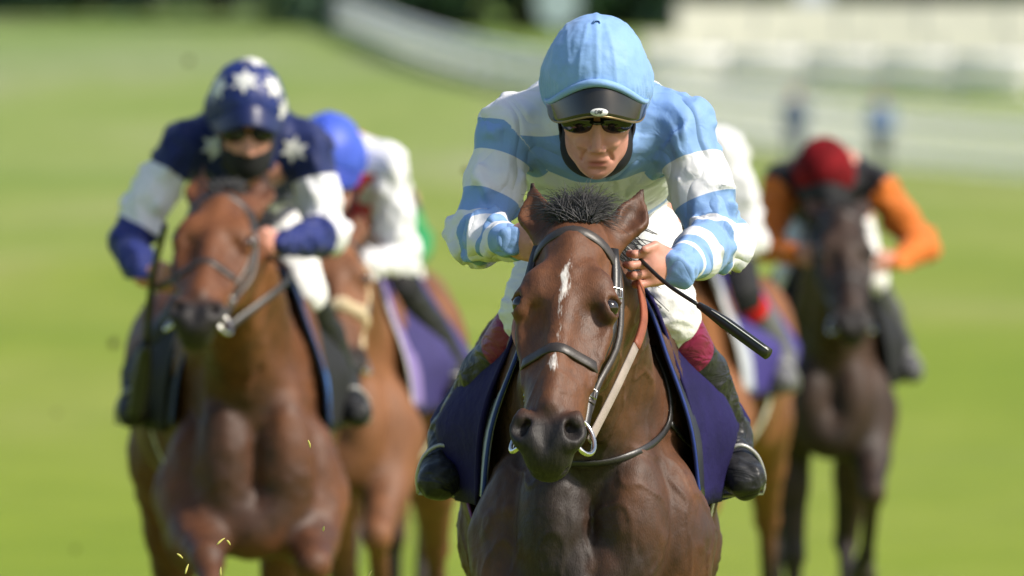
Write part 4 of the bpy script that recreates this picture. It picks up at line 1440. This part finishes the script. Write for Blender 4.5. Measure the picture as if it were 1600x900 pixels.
fence_line('running_rail', 'white three-bar running rail curving away up the course', 'rail',
           [gp(440, 425), gp(500, 390), gp(570, 358), gp(660, 325), gp(760, 302), gp(880, 288), gp(1000, 284)], 5.0, bay_tubes)
fence_line('running_rail', 'white three-bar rail in front of the cream boards at right', 'rail',
           [gp(1010, 291), gp(1200, 290), gp(1400, 288), gp(1700, 285)], 2.2, bay_tubes)
fence_line('board_fence', 'long row of low cream boards on the right, nearer of the two', 'fence',
           [gp(1005, 303), gp(1200, 303.2), gp(1400, 303.1), gp(1700, 303)], 2.0, bay_boards(1.32, (cream_paint, grey_post)))
fence_line('board_fence', 'cream boards behind and above the nearer cream row', 'fence',
           [gp(1058, 330), gp(1250, 330.2), gp(1450, 330.1), gp(1700, 330)], 2.4, bay_boards(1.66, (cream_paint, grey_post)))


def bay_pickets(hgt):
    cache = {}
    def f(root, pa, pb, rz, i):
        L = (pb - pa).length
        if 'b' not in cache:
            V, F = box((-.036, -.012, .05), (.036, .012, hgt))
            V += [(0, -.012, hgt + .05), (0, .012, hgt + .05)]
            F += [(4, 5, 8), (6, 7, 9), (5, 6, 9, 8), (7, 4, 8, 9)]; F.remove((4, 5, 6, 7))
            cache['b'] = mesh_of('picket', (V, F), white_paint)
            cache['r'] = mesh_of('rail', box((0, .014, -.04), (L, .05, .04)), white_paint)
        place('picket', cache['b'], pa, rz, root)
        for z in (.3, hgt - .25):
            r = place('rail', cache['r'], pa + Vector((0, 0, z)), rz, root)
            r.rotation_euler = (0, -math.asin((pb.z - pa.z) / L), rz)
    return f


fence_line('picket_fence', 'white picket fence across the grass at the right', 'fence',
           [gp(1030, 262), gp(1200, 250), gp(1400, 236), gp(1700, 222)], .26, bay_pickets(1.3))


def onlooker(label, px, d, top, bottom, cap, lean):
    g0 = P(px, 300, d); x, y = g0.x, g0.y
    root = empty('person', (x, y, float(gz(x, y)))); tag(root, label, 'person', 'onlookers by the picket fence')
    f = Field((-.45, -.25, -.01), (.45, .25, 1.82), .02)
    f.ell((0, -.01, 1.64), (.078, .095, .115), k=.02); f.cone((0, 0, 1.38), (0, 0, 1.56), .06, .05, .03)
    f.cone((0, 0, 1.02), (0, 0, 1.36), .135, .15, .05, flat=((0, 1, 0), .72))
    for s_ in (-1, 1):
        f.cone((s_ * .19, 0, 1.40), (s_ * .25, .02, 1.12), .055, .045, .05); f.cone((s_ * .25, .02, 1.12), (s_ * .22, -.08 - lean, .90), .045, .032, .03)
        f.ell((s_ * .215, -.10 - lean, .85), (.03, .035, .055), k=.02)
        f.cone((s_ * .085, 0, .96), (s_ * .10, -.02 * s_, .50), .095, .065, .05); f.cone((s_ * .10, -.02 * s_, .50), (s_ * .11, .02, .08), .06, .042, .03)
        f.cone((s_ * .11, .03, .04), (s_ * .12, -.13, .035), .042, .035, .03)
    V, F = f.mesh(1)
    m = Mat('onlooker_clothes', .8, .2)
    t = m.n.new('ShaderNodeTexCoord'); sp = m.n.new('ShaderNodeSeparateXYZ'); m.l.new(t.outputs['Object'], sp.inputs[0])
    m.color(m.ramp(m.rng(sp.outputs[2], 0, 2), [(0, (.02, .02, .02, 1)), (.045, bottom), (.47, top), (.74, lin(205, 160, 140)), (.855, cap)], True))
    build('body', V, F, m.m, root)


onlooker('onlooker in dark blue coat standing by the white picket fence', 1242, 236, lin(70, 90, 120), lin(60, 75, 95), lin(50, 60, 80), .0)
onlooker('onlooker in light blue top and dark trousers by the white picket fence', 1376, 230, lin(110, 135, 180), lin(46, 62, 50), lin(70, 60, 55), .05)

# disc marker and banner beyond the rail
dsk = empty('disc_sign', (gp(872, 366)[0], 366, float(gz(0, 366)))); tag(dsk, 'pale grey disc sign on a post before the dark trees', 'sign')
pl = simple('pale_grey_sign', lin(160, 178, 182), .6)
build('post', *tube([(0, 0, -.2), (0, 0, .5)], .06, 10), pl, dsk)
build('disc', *tube([(0, -.03, 1.05), (0, .03, 1.05)], .72, 28), pl, dsk, smooth=False)
bn = empty('banner', (gp(1246, 345)[0], 345, float(gz(0, 345)))); tag(bn, 'pale lilac upright banner behind the cream boards', 'banner')
build('pole', *tube([(0, 0, -.2), (0, 0, 2.9)], .04, 8), white_paint, bn)
build('cloth', *box((.03, -.01, 1.2), (1.0, .01, 2.85)), simple('lilac_cloth', lin(190, 195, 212), .7), bn, smooth=False)

# ------------------------------------------------------------------ trees on the rise
leafm = Mat('dark_leaves', .6, .3)
leafm.color(leafm.ramp(leafm.noise(1.2, 3), [(.3, (.060, .125, .078, 1)), (.7, (.105, .180, .105, 1))]))
leafm.b.inputs['Transmission Weight'].default_value = 0
bark = simple('bark', (.09, .07, .05, 1), .9, .2, var=.3, nscale=4)


def tree_mesh(seed, hgt):
    rn = random.Random(seed)
    parts = [tube([(0, 0, -.3), (rn.uniform(-.2, .2), 0, hgt * .35), (rn.uniform(-.4, .4), rn.uniform(-.3, .3), hgt * .7)], [.38, .28, .10], 8)]
    for i in range(8):
        a = rn.uniform(0, 6.28); z = hgt * rn.uniform(.2, .6); l = hgt * rn.uniform(.18, .3)
        parts.append(tube([(0, 0, z), (math.cos(a) * l * .5, math.sin(a) * l * .5, z + l * .25), (math.cos(a) * l, math.sin(a) * l, z + l * .55)], [.12, .08, .03], 6))
    V, F = [], []
    clumps = [(rn.gauss(0, hgt * .17), rn.gauss(0, hgt * .17), hgt * (rn.uniform(.04, .3) if q % 3 == 0 else rn.uniform(.15, .98)), hgt * rn.uniform(.12, .20)) for q in range(34)]
    for cx, cy, cz, r in clumps:
        k = max(.35, 1 - max(0, cz / hgt - .45) * 1.2); cx *= k; cy *= k
        for _ in range(150):
            d = np.array([rn.gauss(0, 1), rn.gauss(0, 1), rn.gauss(0, .8)]); d = d / np.linalg.norm(d) * r * rn.uniform(.6, 1.05)
            c = np.array([cx, cy, cz]) + d
            if c[2] < .2: continue
            e = np.array([rn.gauss(0, 1), rn.gauss(0, 1), rn.gauss(0, 1)]); e = nz(e) * .36; g = nz(np.cross(e, [rn.gauss(0, 1), rn.gauss(0, 1), 1])) * .24
            b = len(V); V += [c - e, c + g, c + e, c - g]; F.append((b, b + 1, b + 2, b + 3))
    return mesh_of('trunk', join(parts), bark), mesh_of('crown', (V, F), leafm.m)


kinds = [tree_mesh(3, 13), tree_mesh(5, 15), tree_mesh(8, 12)]
where = ['far left, first', 'second from the left', 'third from the left', 'fourth from the left', 'above the star-capped jockey', 'left of the running rail top', 'behind the running rail top',
         'behind the running rail bend', 'left of the light blue cap', 'behind the pale disc sign', 'right of the light blue cap', 'behind the cream boards end', 'behind the cream boards', 'behind the lilac banner', 'at the right end']
for i in range(15):
    x = -24 + 48 * i / 14 + RNG.uniform(-.8, .8); y = 404 + RNG.uniform(0, 10)
    if -9 < x < -4.2: y = 440
    elif x >= -4.2: y = 380 + RNG.uniform(0, 8)
    t = empty('tree', (x, y, float(gz(x, y))), RNG.uniform(0, 6.28))
    tag(t, 'dark green tree in the row on the rise, ' + where[i], 'tree', 'dark trees along the rise')
    tm, cm = kinds[i % 3]
    place('trunk', tm, (0, 0, 0), 0, t); place('crown', cm, (0, 0, 0), 0, t)

# ------------------------------------------------------------------ turf thrown up by the hooves
clip_m = simple('cut_grass', lin(205, 196, 110), .7, .3)
clod_m = simple('soil_clod', (.09, .085, .03, 1), .95, .1, bump=1, bscale=60)
k = 0
flying = [(345, 846, 23.1, 16, 40), (357, 848, 23.1, 10, -55), (281, 869, 23.1, 12, -40), (292, 889, 23.1, 16, 72), (345, 893, 23.1, 14, 90), (483, 694, 23.1, 13, -75), (506, 826, 23.1, 8, 80), (578, 897, 23.1, 12, 60)]
names = ['longer of two yellow grass blades flying below the left horse', 'short grass blade beside the longer one below the left horse', 'grass blade flying lowest left before the left horse',
         'upright grass blade at the bottom edge, left of the pair', 'upright grass blade at the bottom edge under the pair', 'grass blade flying before the bright bay shoulder', 'tiny grass blade flying right of the bay chest', 'grass blade at the bottom edge beside the bay horse']
for (px, py, d, L, an), nm in zip(flying, names):
    c = P(px, py, d); l = L * d / FPX; a = rad(an)
    o = empty('flying_grass_blade', c)
    dx = Vector((math.cos(a), .3, math.sin(a))) * l * .5; sd = Vector((-math.sin(a), .1, math.cos(a))) * .0022
    pts = [-dx, -dx * .3 + sd * .3, dx * .4 + sd * .3, dx]
    bl = build('blade', *tube(spline(pts, 7), [.0009, .0018, .0022, .0022, .0018, .0014, .0006], 6), clip_m, o)
    tag(o, nm, 'grass blade', 'grass blades thrown up by the hooves')
for (px, py, d, r), nm in zip([(178, 536, 42, .016), (295, 95, 50, .015), (727, 266, 34, .009), (118, 858, 44, .009), (88, 645, 48, .009)],
                              ['soil clod flying left of the upright whip', 'soil clod high above the left rider shoulder', 'soil clod flying left of the blue hooped sleeve', 'soil clod flying low at the far left', 'small soil clod flying at the far left edge']):
    f = Field((-.08,) * 3, (.08,) * 3, .005)
    f.ell((0, 0, 0), (r, r * .8, r * 1.1), k=.004); f.ell((r * .6, 0, r * .4), (r * .6, r * .5, r * .5), k=.006); f.ell((-r * .5, .002, -r * .5), (r * .5, r * .6, r * .5), k=.006)
    V, F = f.mesh(0)
    o = build('turf_clod', V, F, clod_m); o.location = P(px, py, d)
    tag(o, nm, 'turf clod', 'turf clods in the air')
